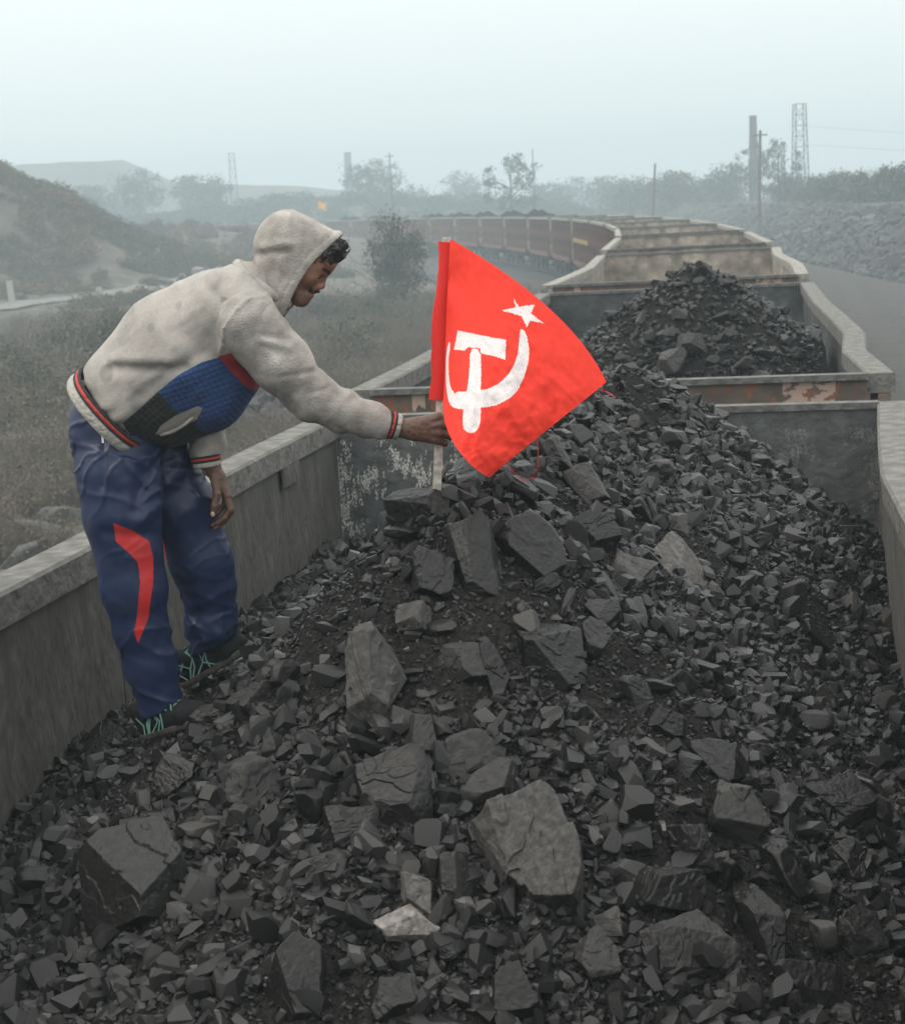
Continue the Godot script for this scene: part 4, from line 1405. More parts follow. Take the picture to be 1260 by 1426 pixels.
func pair(l: Array, a: Vector3, b: Vector3, ra: float, rb: float, k: float) -> void:
	for s in [1.0, -1.0]:
		l.append([Vector3(a.x, a.y, a.z * s), Vector3(b.x, b.y, b.z * s), ra, rb, 1.0, k])

func finger(l: Array, pts: Array, r0: float, r1: float) -> void:
	for i in pts.size() - 1:
		var t0 := float(i) / (pts.size() - 1)
		var t1 := float(i + 1) / (pts.size() - 1)
		l.append([pts[i], pts[i + 1], lerpf(r0, r1, t0), lerpf(r0, r1, t1), 1.0, 0.004])

func band(c: Vector3, ax: Vector3, u: Vector3, ru: float, rv: float, w: float, bulge: float, sq := 1.0) -> ArrayMesh:
	var v := ax.cross(u).normalized()
	var P := PackedVector3Array()
	var seg := 56
	var prof := [[0.0, -0.006], [0.0, 0.0], [0.18, 0.7], [0.5, 1.0], [0.82, 0.7], [1.0, 0.0], [1.0, -0.006]]
	for q in prof:
		for k in seg:
			var a := TAU * k / seg
			var e: float = q[1] * (bulge if q[1] > 0.0 else 1.0) + 0.0016 * bump.get_noise_2d(cos(a) * 3.0 + c.x * 9.0, sin(a) * 3.0)
			P.append(c + ax * (w * q[0]) + u * signf(cos(a)) * pow(absf(cos(a)), sq) * (ru + e) + v * signf(sin(a)) * pow(absf(sin(a)), sq) * (rv + e))
	return grid_mesh(P, prof.size(), seg, true, true)

func crease(p: Vector3, ax: float, ay: float, bx: float, by: float, w: float, deep: float) -> float:
	var a := Vector2(ax, ay)
	var b := Vector2(bx, by) - a
	var q := Vector2(p.x, p.y) - a
	var h := clampf(q.dot(b) / b.length_squared(), 0.0, 1.0)
	var e := (q - b * h).length() / w
	return deep * exp(-e * e) if e < 2.5 else 0.0

func jacket_shape(p: Vector3, d: float) -> float:
	var u := p.x * 0.777 + p.y * 0.629
	var v := -p.x * 0.629 + p.y * 0.777
	d -= 0.007 * bump.get_noise_3d(u * 2.2, v * 6.5, p.z * 3.0) + 0.0025 * bump.get_noise_3d(u * 8.0, v * 16.0, p.z * 9.0)
	if p.z > -0.12:
		d += crease(p, -0.09, 1.157, 0.14, 1.150, 0.016, 0.010)
		d -= crease(p, -0.08, 1.185, 0.10, 1.178, 0.018, 0.007)
		d += crease(p, 0.0, 1.075, 0.18, 1.185, 0.018, 0.008)
		d += crease(p, 0.12, 1.26, 0.20, 1.19, 0.022, 0.007)
		d += crease(p, -0.02, 1.30, 0.14, 1.36, 0.03, 0.004)
		d += crease(p, 0.20, 1.40, 0.27, 1.33, 0.016, 0.008)
	if p.z > -0.12: d -= crease(p, 0.395, 1.352, 0.345, 1.345, 0.006, 0.005) + crease(p, 0.345, 1.345, 0.312, 1.318, 0.006, 0.005) + crease(p, 0.312, 1.318, 0.268, 1.262, 0.006, 0.005) + crease(p, 0.268, 1.262, 0.243, 1.180, 0.006, 0.005)
	var hem := (p.x + 0.1135) * 0.777 + (p.y - 1.0175) * 0.629
	# gathered into the waistband
	d += 0.012 * exp(-maxf(hem, 0.0) / 0.02) - 0.004 * sin(v * 120.0 + p.z * 90.0) * exp(-maxf(hem, 0.0) / 0.03)
	return maxf(d, -hem)

func sleeve_shape(p: Vector3, d: float) -> float:
	var u := p.x * 0.83 - p.y * 0.56
	var n := bump.get_noise_3d(p.x * 5.0, p.y * 5.0, p.z * 5.0)
	var fold := sin(u * 78.0 + p.z * 26.0 + 3.5 * n + 6.0 * (p.x * 0.56 + p.y * 0.83))
	var amt := 0.0045 * smoothstep(0.35, 0.45, p.x) if p.z > -0.11 else 0.003
	d -= amt * fold * (0.6 + 0.8 * bump.get_noise_3d(p.x * 3.0 + 9.0, p.y * 3.0, p.z * 3.0)) + 0.003 * n
	if p.z > -0.11:
		d += crease(p, 0.385, 1.235, 0.455, 1.215, 0.009, 0.006) + crease(p, 0.37, 1.205, 0.455, 1.17, 0.008, 0.005) + crease(p, 0.43, 1.11, 0.52, 1.115, 0.008, 0.005) + crease(p, 0.50, 1.05, 0.56, 1.06, 0.007, 0.005) - crease(p, 0.38, 1.222, 0.455, 1.195, 0.007, 0.004)
	if p.z > -0.11: d -= crease(p, 0.395, 1.352, 0.345, 1.345, 0.006, 0.005) + crease(p, 0.345, 1.345, 0.312, 1.318, 0.006, 0.005) + crease(p, 0.312, 1.318, 0.268, 1.262, 0.006, 0.005) + crease(p, 0.268, 1.262, 0.243, 1.180, 0.006, 0.005)
	return d

func hood_shape(p: Vector3, d: float) -> float:
	var n := bump.get_noise_3d(p.x * 6.0, p.y * 6.0, p.z * 5.0)
	d -= 0.004 * n
	d += crease(p, 0.36, 1.47, 0.46, 1.475, 0.012, 0.007) - crease(p, 0.37, 1.49, 0.47, 1.497, 0.013, 0.005)
	d += crease(p, 0.385, 1.455, 0.41, 1.34, 0.014, 0.008) - crease(p, 0.43, 1.45, 0.425, 1.35, 0.014, 0.004)
	# the opening, slightly hollow in profile, with a stitched edge
	var q := Vector2(p.x - 0.612, p.y - 1.505)
	var t := clampf(-(q.x * 0.632 + q.y * 0.775) / 0.28, 0.0, 1.0)
	var o := q.x * 0.775 - q.y * 0.632 + 0.020 * sin(PI * t)
	if o > -0.026 and o < -0.022: d += 0.0025
	elif o > -0.022: d -= 0.002
	d = maxf(d, -(d + 0.012))
	return maxf(d, o)

func pants_shape(p: Vector3, d: float) -> float:
	var right := p.z > -0.13
	var low := clampf((0.40 - p.y) / 0.3, 0.0, 1.0) if right else clampf((0.52 - p.y) / 0.3, 0.0, 1.0)
	var n := bump.get_noise_3d(p.x * 4.0, p.y * 4.0, p.z * 4.0)
	var n2 := bump.get_noise_3d(p.x * 3.0 + 20.0, p.y * 3.0, p.z * 3.0)
	var ph := p.y * 58.0 + (p.x * 22.0 if right else -p.x * 16.0) + 4.5 * n
	d -= low * 0.005 * sin(ph) * (0.6 + n2)
	var tw := 0.12 * n2
	var n3 := cloth.get_noise_3d((p.x + p.y * 0.55 + tw) * 2.2, (p.y - p.x * 0.75 + tw) * 6.0, p.z * 2.5)
	var n4 := cloth.get_noise_3d((p.x - p.y * 0.35 + tw) * 1.8 + 30.0, (p.y + p.x * 0.5) * 5.0, p.z * 2.5)
	d -= (0.0095 * pow(maxf(1.0 - absf(n3) * 1.8, 0.0), 5.0) + 0.007 * pow(maxf(1.0 - absf(n4) * 1.8, 0.0), 5.0)) * (0.22 + 0.8 * low + 0.5 * smoothstep(0.68, 0.82, p.y))
	d -= 0.003 * bump.get_noise_3d(p.x * 3.0, p.y * 4.0, p.z * 3.0)
	if right:
		d -= 0.006 * sin(p.y * 44.0 - p.x * 30.0 + 3.0 * n) * smoothstep(0.62, 0.72, p.y) * (1.0 - smoothstep(0.84, 0.9, p.y)) * smoothstep(-0.14, -0.02, p.x)
		d += crease(p, -0.02, 0.86, -0.05, 0.72, 0.014, 0.009) + crease(p, -0.15, 0.66, -0.02, 0.64, 0.02, 0.006) + crease(p, -0.13, 0.95, -0.14, 0.80, 0.008, 0.006)
		d = maxf(d, (p.x + 0.10) * 0.406 - (p.y - 0.035) * 0.914)
	elif p.y < 0.5:
		d = maxf(d, (p.x - 0.018) * 0.41 - (p.y - 0.165) * 0.912)
	return d

func shoe(parent: Node3D, at: Vector3, fwd: Vector3, up: Vector3, sd: int) -> void:
	var b := Basis()
	b.x = fwd.normalized()
	b.z = b.x.cross(up).normalized()
	b.y = b.z.cross(b.x)
	var V := Vector3(0, 0, 0)
	var l := [[Vector3(0.032, 0.045, 0), Vector3(0.026, 0.095, 0), 0.036, 0.034, 1.0, 0.02], [Vector3(0.06, 0.085, 0), Vector3(0.11, 0.062, 0), 0.036, 0.036, 1.0, 0.02],
		[Vector3(0.11, 0.05, 0), Vector3(0.185, 0.040, 0), 0.041, 0.040, 1.0, 0.02], [Vector3(0.19, 0.036, 0.003), Vector3(0.238, 0.034, -0.002), 0.042, 0.032, 0.95, 0.02], [Vector3(0.04, 0.03, 0), Vector3(0.12, 0.03, 0), 0.036, 0.038, 1.0, 0.02]]
	var shp := func(p: Vector3, d: float) -> float:
		d -= 0.0012 * bump.get_noise_3dv(p * 40.0)
		if absf(p.x - 0.175 - 0.15 * absf(p.z)) < 0.003 or absf(p.x - 0.075 - p.y * 0.4) < 0.003: d += 0.0015
		return maxf(d, 0.018 - p.y)
	var black := surf(lin(0.018, 0.019, 0.021), 0.75, M.grain, 8.0, M.ncloth, 6.0, 0.4)
	black.metallic_specular = 0.25
	var o := part("shoe", sdf_mesh(l, 0.005, shp), black, parent)
	o.transform = Transform3D(b, at)
	var sole := func(p: Vector3, d: float) -> float:
		if p.y < 0.008 and fmod(p.x + 1.0, 0.024) < 0.007: d += 0.004
		return maxf(maxf(d, p.y - 0.026), -p.y)
	part("sole", sdf_mesh([[Vector3(0.036, 0.013, 0), Vector3(0.12, 0.013, 0), 0.043, 0.041, 1.0, 0.02], [Vector3(0.12, 0.013, 0), Vector3(0.225, 0.013, 0), 0.043, 0.046, 1.0, 0.02]], 0.005, sole), surf(lin(0.10, 0.085, 0.07), 0.9, M.grain, 6.0), o)
	var lacing := surf(lin(0.10, 0.21, 0.18), 0.8)
	for k in 5:
		var x := 0.085 + 0.021 * k
		var y := 0.108 - 0.0065 * k
		for s in [1.0, -1.0]:
			part("lace", tube(PackedVector3Array([Vector3(x, y - 0.014, s * 0.030), Vector3(x + 0.008, y - 0.001, s * 0.013), Vector3(x + 0.016, y - 0.001, -s * 0.012), Vector3(x + 0.022, y - 0.017, -s * 0.030)]), 0.0032, 0.0032, 5), lacing, o)
	var r := RandomNumberGenerator.new()
	r.seed = sd
	for k in 11:
		var s := 1.0 if k % 3 else -1.0
		var sx := 0.045 + 0.010 * k
		var p := PackedVector3Array([Vector3(sx + 0.02, 0.118, s * 0.006)])
		for q in 4:
			p.append(Vector3(sx + r.randf_range(-0.02, 0.025) - 0.006 * q, 0.108 - 0.026 * q, s * (0.024 + 0.011 * q)))
		part("lace", tube(p, 0.0032, 0.0028, 5), lacing, o)

func make_person() -> void:
	var man := base("person", MAN, MAN_TURN)
	tag(man, "man in grey hooded jacket and navy track trousers bending to plant the flag", "person")
	# --- body: one skin, with finer head and hands
	var V := PackedVector3Array()
	var I := PackedInt32Array()
	sdf_mesh([[Vector3(-0.11, 0.97, -0.12), Vector3(0.10, 1.16, -0.12), 0.105, 0.115, 0.8], [Vector3(0.10, 1.16, -0.12), Vector3(0.27, 1.29, -0.12), 0.115, 0.10, 0.75], [Vector3(0.28, 1.30, -0.12), Vector3(0.40, 1.38, -0.12), 0.07, 0.055, 1.0],
		[Vector3(0.28, 1.29, 0.0), Vector3(0.335, 1.25, 0.05), 0.06, 0.06], [Vector3(0.335, 1.25, 0.05), Vector3(0.499, 1.031, 0.0), 0.05, 0.038], [Vector3(0.499, 1.031, 0.0), Vector3(0.752, 0.916, -0.083), 0.037, 0.026],
		[Vector3(0.27, 1.27, -0.27), Vector3(0.14, 0.97, -0.25), 0.05, 0.04], [Vector3(0.14, 0.97, -0.25), Vector3(0.151, 0.80, -0.136), 0.038, 0.026],
		[Vector3(-0.11, 0.92, -0.04), Vector3(-0.088, 0.50, 0.0), 0.075, 0.055], [Vector3(-0.088, 0.50, 0.0), Vector3(-0.055, 0.09, 0.0), 0.052, 0.036], [Vector3(-0.06, 0.89, -0.21), Vector3(0.09, 0.46, -0.22), 0.072, 0.055], [Vector3(0.09, 0.46, -0.22), Vector3(0.075, 0.15, -0.25), 0.05, 0.036]],
		0.016, null, 0.012, Vector2.ZERO, Vector2.ONE, V, I, true)
	var first := V.size()
	# head, in its own frame: x forward, y up, z to his right
	var l := [[Vector3(-0.008, 0.03, 0), Vector3(0.012, 0.028, 0), 0.086, 0.083, 1.13, 0.03], [Vector3(0.035, 0.0, 0), Vector3(0.043, -0.065, 0), 0.054, 0.040, 1.0, 0.035],
		[Vector3(0.080, -0.099, 0), Vector3(0.072, -0.102, 0), 0.0165, 0.016, 0.7, 0.025], [Vector3(0.083, 0.045, 0), Vector3(0.055, 0.06, 0), 0.018, 0.03, 0.5, 0.03],
		[Vector3(0.091, 0.004, 0), Vector3(0.1045, -0.026, 0), 0.0075, 0.0092, 0.9, 0.012], [Vector3(0.095, -0.037, 0), Vector3(0.088, -0.04, 0), 0.010, 0.010, 0.6, 0.010],
		[Vector3(0.0905, -0.053, 0), Vector3(0.088, -0.053, 0), 0.0115, 0.012, 0.45, 0.008], [Vector3(0.089, -0.069, 0), Vector3(0.085, -0.07, 0), 0.0105, 0.011, 0.5, 0.008], [Vector3(0.08, -0.084, 0), Vector3(0.07, -0.09, 0), 0.012, 0.014, 0.6, 0.02],
		[Vector3(-0.035, -0.05, 0), Vector3(-0.085, -0.15, 0), 0.056, 0.06, 1.0, 0.04]]
	pair(l, Vector3(-0.005, -0.045, 0.052), Vector3(0.066, -0.101, 0.020), 0.020, 0.016, 0.03)
	pair(l, Vector3(0.058, -0.022, 0.044), Vector3(0.04, -0.02, 0.052), 0.021, 0.02, 0.03)
	pair(l, Vector3(0.088, 0.018, 0.012), Vector3(0.066, 0.016, 0.046), 0.0105, 0.011, 0.014)
	pair(l, Vector3(0.097, -0.034, 0.0095), Vector3(0.090, -0.034, 0.0125), 0.0075, 0.0075, 0.007)
	pair(l, Vector3(0.0835, 0.0035, 0.020), Vector3(0.0765, 0.003, 0.044), 0.0050, 0.0045, 0.006)
	pair(l, Vector3(0.080, -0.0145, 0.022), Vector3(0.074, -0.0135, 0.042), 0.0045, 0.0042, 0.008)
	pair(l, Vector3(-0.01, -0.01, 0.074), Vector3(-0.022, 0.012, 0.077), 0.012, 0.017, 0.008)
	var face := func(p: Vector3, d: float) -> float:
		for s in [1.0, -1.0]:
			var e := (p - Vector3(0.094, -0.006, 0.032 * s)).length() - 0.0155
			d = maxf(d, -e - 0.002) if e < 0.004 else d
		# the slit between the lips
		if absf(p.y + 0.0612 + absf(p.z) * 0.08) < 0.0016 and absf(p.z) < 0.023 and p.x > 0.07: d += 0.0035
		return d
	sdf_mesh(l, 0.0032, face, 0.006, Vector2.ZERO, Vector2.ONE, V, I, true)
	var hb := head_basis()
	var C := PackedColorArray()
	C.resize(V.size())
	var skin := Color(0.235, 0.122, 0.076)
	for i in first: C[i] = skin
	for i in range(first, V.size()):
		var p := V[i]
		var c := skin * (0.92 + 0.16 * bump.get_noise_3dv(p * 25.0))
		# stubble on jaw and lip, redder lips and nose, darker eye hollows
		var beard := smoothstep(0.0, 0.03, -p.y - 0.045 + p.x * 0.15) * smoothstep(0.0, 0.02, p.x + 0.01)
		c = c.lerp(Color(0.05, 0.034, 0.028), 0.62 * beard * (0.85 + 0.3 * bump.get_noise_3dv(p * 160.0)))
		if absf(p.y + 0.0615) < 0.0125 and absf(p.z) < 0.024 and p.x > 0.085: c = c.lerp(Color(0.25, 0.085, 0.068), 0.75)
		if p.x > 0.098 and p.y > -0.045 and p.y < -0.01: c = c.lerp(Color(0.31, 0.14, 0.09), 0.5)
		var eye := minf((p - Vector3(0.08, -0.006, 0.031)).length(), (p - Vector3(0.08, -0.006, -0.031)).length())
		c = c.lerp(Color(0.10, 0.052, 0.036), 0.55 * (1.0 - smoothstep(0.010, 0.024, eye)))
		# brows and moustache darken the skin they grow from
		var brow := absf(p.y - lerpf(0.0165, 0.0225, clampf(absf(p.z) / 0.033, 0.0, 1.0)))
		if p.x > 0.062 and absf(p.z) > 0.006 and absf(p.z) < 0.053: c = c.lerp(Color(0.016, 0.012, 0.011), 0.9 * (1.0 - smoothstep(0.0045, 0.0075, brow)))
		if p.x > 0.08 and absf(p.z) < 0.03 and p.y < -0.0425 - 0.15 * absf(p.z) and p.y > -0.0535 - 0.3 * absf(p.z): c = c.lerp(Color(0.016, 0.012, 0.011), 0.9)
		C[i] = c
		V[i] = HEAD + hb * p
	first = V.size()
	# near hand, closed round the stick: back of the hand towards us, fingers passing behind the stick
	l = [[Vector3(0.715, 0.930, -0.078), Vector3(0.768, 0.908, -0.082), 0.027, 0.0255, 1.0, 0.02], [Vector3(0.768, 0.908, -0.082), Vector3(0.80, 0.905, -0.072), 0.0255, 0.026, 1.15, 0.02]]
	var mcp := [Vector3(0.889, 0.940, -0.068), Vector3(0.896, 0.915, -0.062), Vector3(0.893, 0.889, -0.062), Vector3(0.880, 0.866, -0.068)]
	for i in 4:
		var w0: Vector3 = Vector3(0.80, 0.921, -0.072).lerp(Vector3(0.80, 0.890, -0.074), i / 3.0)
		l.append([w0, mcp[i], 0.0195, 0.0135, 1.1, 0.016])
		l.append([w0 + Vector3(0.02, 0, 0.014), mcp[i] + Vector3(-0.004, 0, 0.0075), 0.004, 0.006, 1.0, 0.010])
	finger(l, [mcp[0], Vector3(0.920, 0.930, -0.096), Vector3(0.905, 0.930, -0.128), Vector3(0.882, 0.930, -0.131)], 0.0122, 0.0085)
	finger(l, [mcp[1], Vector3(0.924, 0.902, -0.094), Vector3(0.910, 0.905, -0.128), Vector3(0.884, 0.909, -0.132)], 0.0125, 0.0088)
	finger(l, [mcp[2], Vector3(0.920, 0.872, -0.094), Vector3(0.906, 0.880, -0.127), Vector3(0.880, 0.888, -0.131)], 0.012, 0.0085)
	finger(l, [mcp[3], Vector3(0.902, 0.852, -0.094), Vector3(0.889, 0.856, -0.124), Vector3(0.868, 0.866, -0.127)], 0.0122, 0.0085)
	finger(l, [Vector3(0.808, 0.915, -0.088), Vector3(0.84, 0.925, -0.112), Vector3(0.866, 0.916, -0.138), Vector3(0.884, 0.902, -0.148)], 0.0155, 0.0095)
	var skin_fold := func(p: Vector3, d: float) -> float: return d - 0.0008 * bump.get_noise_3dv(p * 70.0)
	sdf_mesh(l, 0.0034, skin_fold, 0.005, Vector2.ZERO, Vector2.ONE, V, I, true)
	# far hand, hanging loose, thumb in front
	l = [[Vector3(0.151, 0.870, -0.138), Vector3(0.160, 0.810, -0.135), 0.027, 0.0225, 1.0, 0.02], [Vector3(0.160, 0.810, -0.135), Vector3(0.173, 0.777, -0.137), 0.0225, 0.023, 0.8, 0.02]]
	mcp = [Vector3(0.201, 0.717, -0.118), Vector3(0.203, 0.711, -0.141), Vector3(0.197, 0.713, -0.163), Vector3(0.186, 0.720, -0.182)]
	for i in 4: l.append([Vector3(0.175, 0.775, -0.125 - 0.008 * i), mcp[i], 0.0175, 0.012, 1.0, 0.015])
	finger(l, [mcp[0], Vector3(0.211, 0.673, -0.112), Vector3(0.191, 0.647, -0.112), Vector3(0.165, 0.631, -0.114)], 0.0112, 0.0075)
	finger(l, [mcp[1], Vector3(0.210, 0.663, -0.138), Vector3(0.185, 0.631, -0.137), Vector3(0.156, 0.611, -0.134)], 0.0112, 0.0078)
	finger(l, [mcp[2], Vector3(0.199, 0.663, -0.163), Vector3(0.173, 0.631, -0.161), Vector3(0.144, 0.617, -0.155)], 0.0108, 0.0075)
	finger(l, [mcp[3], Vector3(0.183, 0.677, -0.183), Vector3(0.161, 0.652, -0.181), Vector3(0.138, 0.641, -0.175)], 0.0098, 0.007)
	finger(l, [Vector3(0.169, 0.773, -0.113), Vector3(0.174, 0.727, -0.098), Vector3(0.164, 0.691, -0.093), Vector3(0.156, 0.665, -0.094)], 0.0148, 0.0092)
	sdf_mesh(l, 0.0034, skin_fold, 0.005, Vector2.ZERO, Vector2.ONE, V, I, true)
	C.resize(V.size())
	for i in range(first, V.size()):
		var c := Color(0.135, 0.070, 0.046) * (0.9 + 0.25 * bump.get_noise_3dv(V[i] * 45.0))
		C[i] = c
	var sk := surf(Color.WHITE, 0.5, null, 1.0, M.ncloth, 9.0, 0.25)
	sk.vertex_color_use_as_albedo = true
	part("body", mesh_of(V, I, PackedVector2Array(), PackedVector3Array(), C), sk, man)
	part("fingernail", ball(Vector3(0.0065, 0.009, 0.0035), Basis(Vector3(0.95, -0.2, 0.1).normalized(), 0.2)), surf(lin(0.52, 0.37, 0.29), 0.4), man, Vector3(0.1575, 0.6650, -0.0862))
	for s in [1.0, -1.0]:
		var e := part("eye", ball(Vector3.ONE * 0.0118, Basis()), surf(lin(0.34, 0.31, 0.28), 0.2), man, HEAD + hb * Vector3(0.0755, -0.006, 0.0310 * s))
		part("iris", ball(Vector3(0.0035, 0.0066, 0.0066), hb * Basis(Vector3(0, 0, 1), -0.35)), surf(lin(0.012, 0.008, 0.006), 0.1), e, hb * Vector3(0.0098, -0.0035, 0.001 * s))
	# --- hair, brows, moustache
	var lash := surf(lin(0.01, 0.008, 0.008), 0.7)
	for s in [1.0, -1.0]:
		part("eyelashes", tube(PackedVector3Array([HEAD + hb * Vector3(0.0885, -0.0015, 0.020 * s), HEAD + hb * Vector3(0.0890, -0.0005, 0.031 * s), HEAD + hb * Vector3(0.0815, -0.003, 0.045 * s)]), 0.0018, 0.0014, 5), lash, man)
	var black := surf(lin(0.010, 0.009, 0.009), 0.6)
	var hair := func(p: Vector3, d: float) -> float: return d - 0.006 * bump.get_noise_3dv(p * 28.0) - 0.004 * sin(p.y * 300.0 + 40.0 * bump.get_noise_3dv(p * 14.0)) * 0.6
	var hv := PackedVector3Array()
	var hi := PackedInt32Array()
	sdf_mesh([[Vector3(0.0, 0.04, 0), Vector3(0.034, 0.046, 0), 0.077, 0.070, 1.0, 0.02], [Vector3(0.078, 0.095, 0.012), Vector3(0.094, 0.082, -0.01), 0.026, 0.018, 0.6, 0.015], [Vector3(0.06, 0.062, 0.05), Vector3(0.03, 0.03, 0.066), 0.016, 0.012, 1.0, 0.012], [Vector3(0.06, 0.062, -0.05), Vector3(0.03, 0.03, -0.066), 0.016, 0.012, 1.0, 0.012]], 0.0045, hair, 0.012, Vector2.ZERO, Vector2.ONE, hv, hi, true)
	var r := RandomNumberGenerator.new()
	r.seed = 5
	for k in 95:
		var p := Vector3(r.randf_range(0.066, 0.098), r.randf_range(0.075, 0.122), r.randf_range(-0.04, 0.045))
		if k > 70: p = Vector3(r.randf_range(0.04, 0.08), r.randf_range(0.05, 0.075), r.randf_range(0.035, 0.06))
		var pts := PackedVector3Array()
		var a := r.randf() * TAU
		var cr := r.randf_range(0.006, 0.0125)
		var drift := Vector3(r.randf_range(0.0, 0.012), r.randf_range(-0.02, 0.008), r.randf_range(-0.008, 0.008)) if k <= 70 else Vector3(0.008, -0.014, 0.002)
		for q in 9:
			var t := q / 8.0
			pts.append(p + drift * t + Vector3(cos(a + t * 5.2), sin(a + t * 5.2), 0.4 * sin(a * 2.0 + t * 4.0)) * cr)
		tube_into(hv, hi, pts, 0.0021, 0.0007, 4, false)
	for i in hv.size(): hv[i] = HEAD + hb * hv[i]
	part("hair", mesh_of(hv, hi), black, man)
	for s in [1.0, -1.0]:
		part("eyebrow", sdf_mesh([[Vector3(0.0975, 0.0175, 0.010 * s), Vector3(0.0875, 0.0225, 0.033 * s), 0.0045, 0.0050, 1.0, 0.01], [Vector3(0.0875, 0.0225, 0.033 * s), Vector3(0.068, 0.020, 0.052 * s), 0.0050, 0.003, 1.0, 0.01]], 0.002, func(p, d): return d - 0.0018 * bump.get_noise_3dv(p * 130.0), 0.004), black, man).transform = Transform3D(hb, HEAD)
	var mo := [[Vector3(0.104, -0.0475, 0.002), Vector3(0.1005, -0.050, 0.012), 0.0038, 0.0044, 1.0, 0.006], [Vector3(0.104, -0.0475, -0.002), Vector3(0.1005, -0.050, -0.012), 0.0038, 0.0044, 1.0, 0.006]]
	part("moustache", sdf_mesh(mo, 0.002, func(p, d): return d - 0.002 * bump.get_noise_3dv(p * 120.0), 0.004), black, man).transform = Transform3D(hb, HEAD)
	# --- jacket
	var jm := jacket_cloth()
	var plain := surf(lin(0.50, 0.459, 0.417), 0.95, noise_tex(FastNoiseLite.TYPE_SIMPLEX_SMOOTH, 0.01, 512, 0.62, 1.0, 5, 71), 2.2, M.ncloth, 5.0, 0.5)
	plain.rim_enabled = true
	plain.rim = 0.12
	var jk := part("jacket", sdf_mesh([
		[Vector3(-0.11, 1.02, -0.12), Vector3(0.09, 1.17, -0.12), 0.164, 0.200, 0.74, 0.03], [Vector3(0.09, 1.17, -0.12), Vector3(0.22, 1.265, -0.12), 0.200, 0.165, 0.86, 0.03],
		[Vector3(0.22, 1.265, -0.12), Vector3(0.31, 1.345, -0.12), 0.165, 0.105, 0.82, 0.04], [Vector3(0.05, 1.02, -0.12), Vector3(0.17, 1.045, -0.12), 0.135, 0.110, 0.75, 0.05], [Vector3(0.17, 1.045, -0.12), Vector3(0.25, 1.11, -0.12), 0.110, 0.10, 0.75, 0.05],
		[Vector3(0.28, 1.31, 0.0), Vector3(0.335, 1.26, 0.045), 0.10, 0.098, 1.0, 0.06], [Vector3(0.27, 1.32, -0.24), Vector3(0.30, 1.27, -0.28), 0.09, 0.085, 1.0, 0.06]],
		0.0065, jacket_shape, 0.025, Vector2(-0.32, 0.78), Vector2(1.2, 0.92)), jm, man)
	part("sleeve", sdf_mesh([[Vector3(0.325, 1.270, 0.045), Vector3(0.425, 1.135, 0.035), 0.102, 0.087, 1.0, 0.03], [Vector3(0.425, 1.135, 0.035), Vector3(0.499, 1.033, 0.0), 0.087, 0.072, 1.0, 0.03], [Vector3(0.499, 1.033, 0.0), Vector3(0.585, 0.980, -0.030), 0.073, 0.064, 1.0, 0.03],
		[Vector3(0.585, 0.980, -0.030), Vector3(0.68, 0.940, -0.064), 0.064, 0.051, 1.0, 0.03], [Vector3(0.68, 0.940, -0.064), Vector3(0.706, 0.931, -0.071), 0.051, 0.0455, 1.0, 0.03]], 0.006, sleeve_shape, 0.02), plain, jk)
	part("sleeve", sdf_mesh([[Vector3(0.289, 1.27, -0.28), Vector3(0.20, 1.08, -0.29), 0.10, 0.078, 1.0, 0.03], [Vector3(0.20, 1.08, -0.29), Vector3(0.14, 0.97, -0.25), 0.078, 0.063, 1.0, 0.03], [Vector3(0.14, 0.97, -0.25), Vector3(0.145, 0.885, -0.175), 0.063, 0.055, 1.0, 0.03], [Vector3(0.145, 0.885, -0.175), Vector3(0.141, 0.843, -0.145), 0.055, 0.048, 1.0, 0.03]], 0.007, sleeve_shape, 0.02), plain, jk)
	var hood := sdf_mesh([[Vector3(0.455, 1.497, -0.12), Vector3(0.585, 1.474, -0.12), 0.104, 0.058, 0.98, 0.03], [Vector3(0.445, 1.46, -0.12), Vector3(0.415, 1.35, -0.12), 0.098, 0.080, 0.95, 0.03], [Vector3(0.52, 1.43, -0.12), Vector3(0.45, 1.33, -0.12), 0.085, 0.07, 0.95, 0.03], [Vector3(0.415, 1.35, -0.12), Vector3(0.36, 1.31, -0.12), 0.080, 0.085, 0.8, 0.03]], 0.0055, hood_shape, 0.03)
	part("hood", hood, plain, jk)
	# folded cloth where the hood joins the collar
	var col := PackedVector3Array()
	for k in 33:
		var a := TAU * k / 32.0
		col.append(Vector3(0.352, 1.372, -0.12) + Vector3(-0.62, 0.70, 0) * (cos(a) * 0.098) + Vector3(0, 0, 1) * (sin(a) * 0.112) + Vector3(0.30, 0.10, 0) * 0.045 * (1.0 - cos(a)))
	part("collar", tube(col, 0.017, 0.017, 10), plain, jk)
	var ribk := surf(lin(0.33, 0.31, 0.28), 0.95, null, 1.0, M.ncloth, 10.0, 0.9)
	var redk := surf(lin(0.42, 0.045, 0.035), 0.9, null, 1.0, M.ncloth, 10.0, 0.6)
	var blk := surf(lin(0.022, 0.020, 0.022), 0.95, null, 1.0, M.ncloth, 10.0, 0.6)
	var ax := Vector3(-0.777, -0.629, 0)
	var hem := Vector3(-0.1135, 1.0175, -0.12) - ax * 0.004
	var hu := Vector3(0.629, -0.777, 0)
	var wb := part("waistband", band(hem + ax * 0.024, ax, hu, 0.163, 0.226, 0.032, 0.006, 0.85), ribk, jk)
	for q in [[0.0, 0.008, 1], [0.007, 0.012, 0], [0.018, 0.008, 1]]:
		part("waistband_stripe", band(hem + ax * float(q[0]), ax, hu, 0.164, 0.227, q[1], 0.0035, 0.85), blk if q[2] else redk, jk)
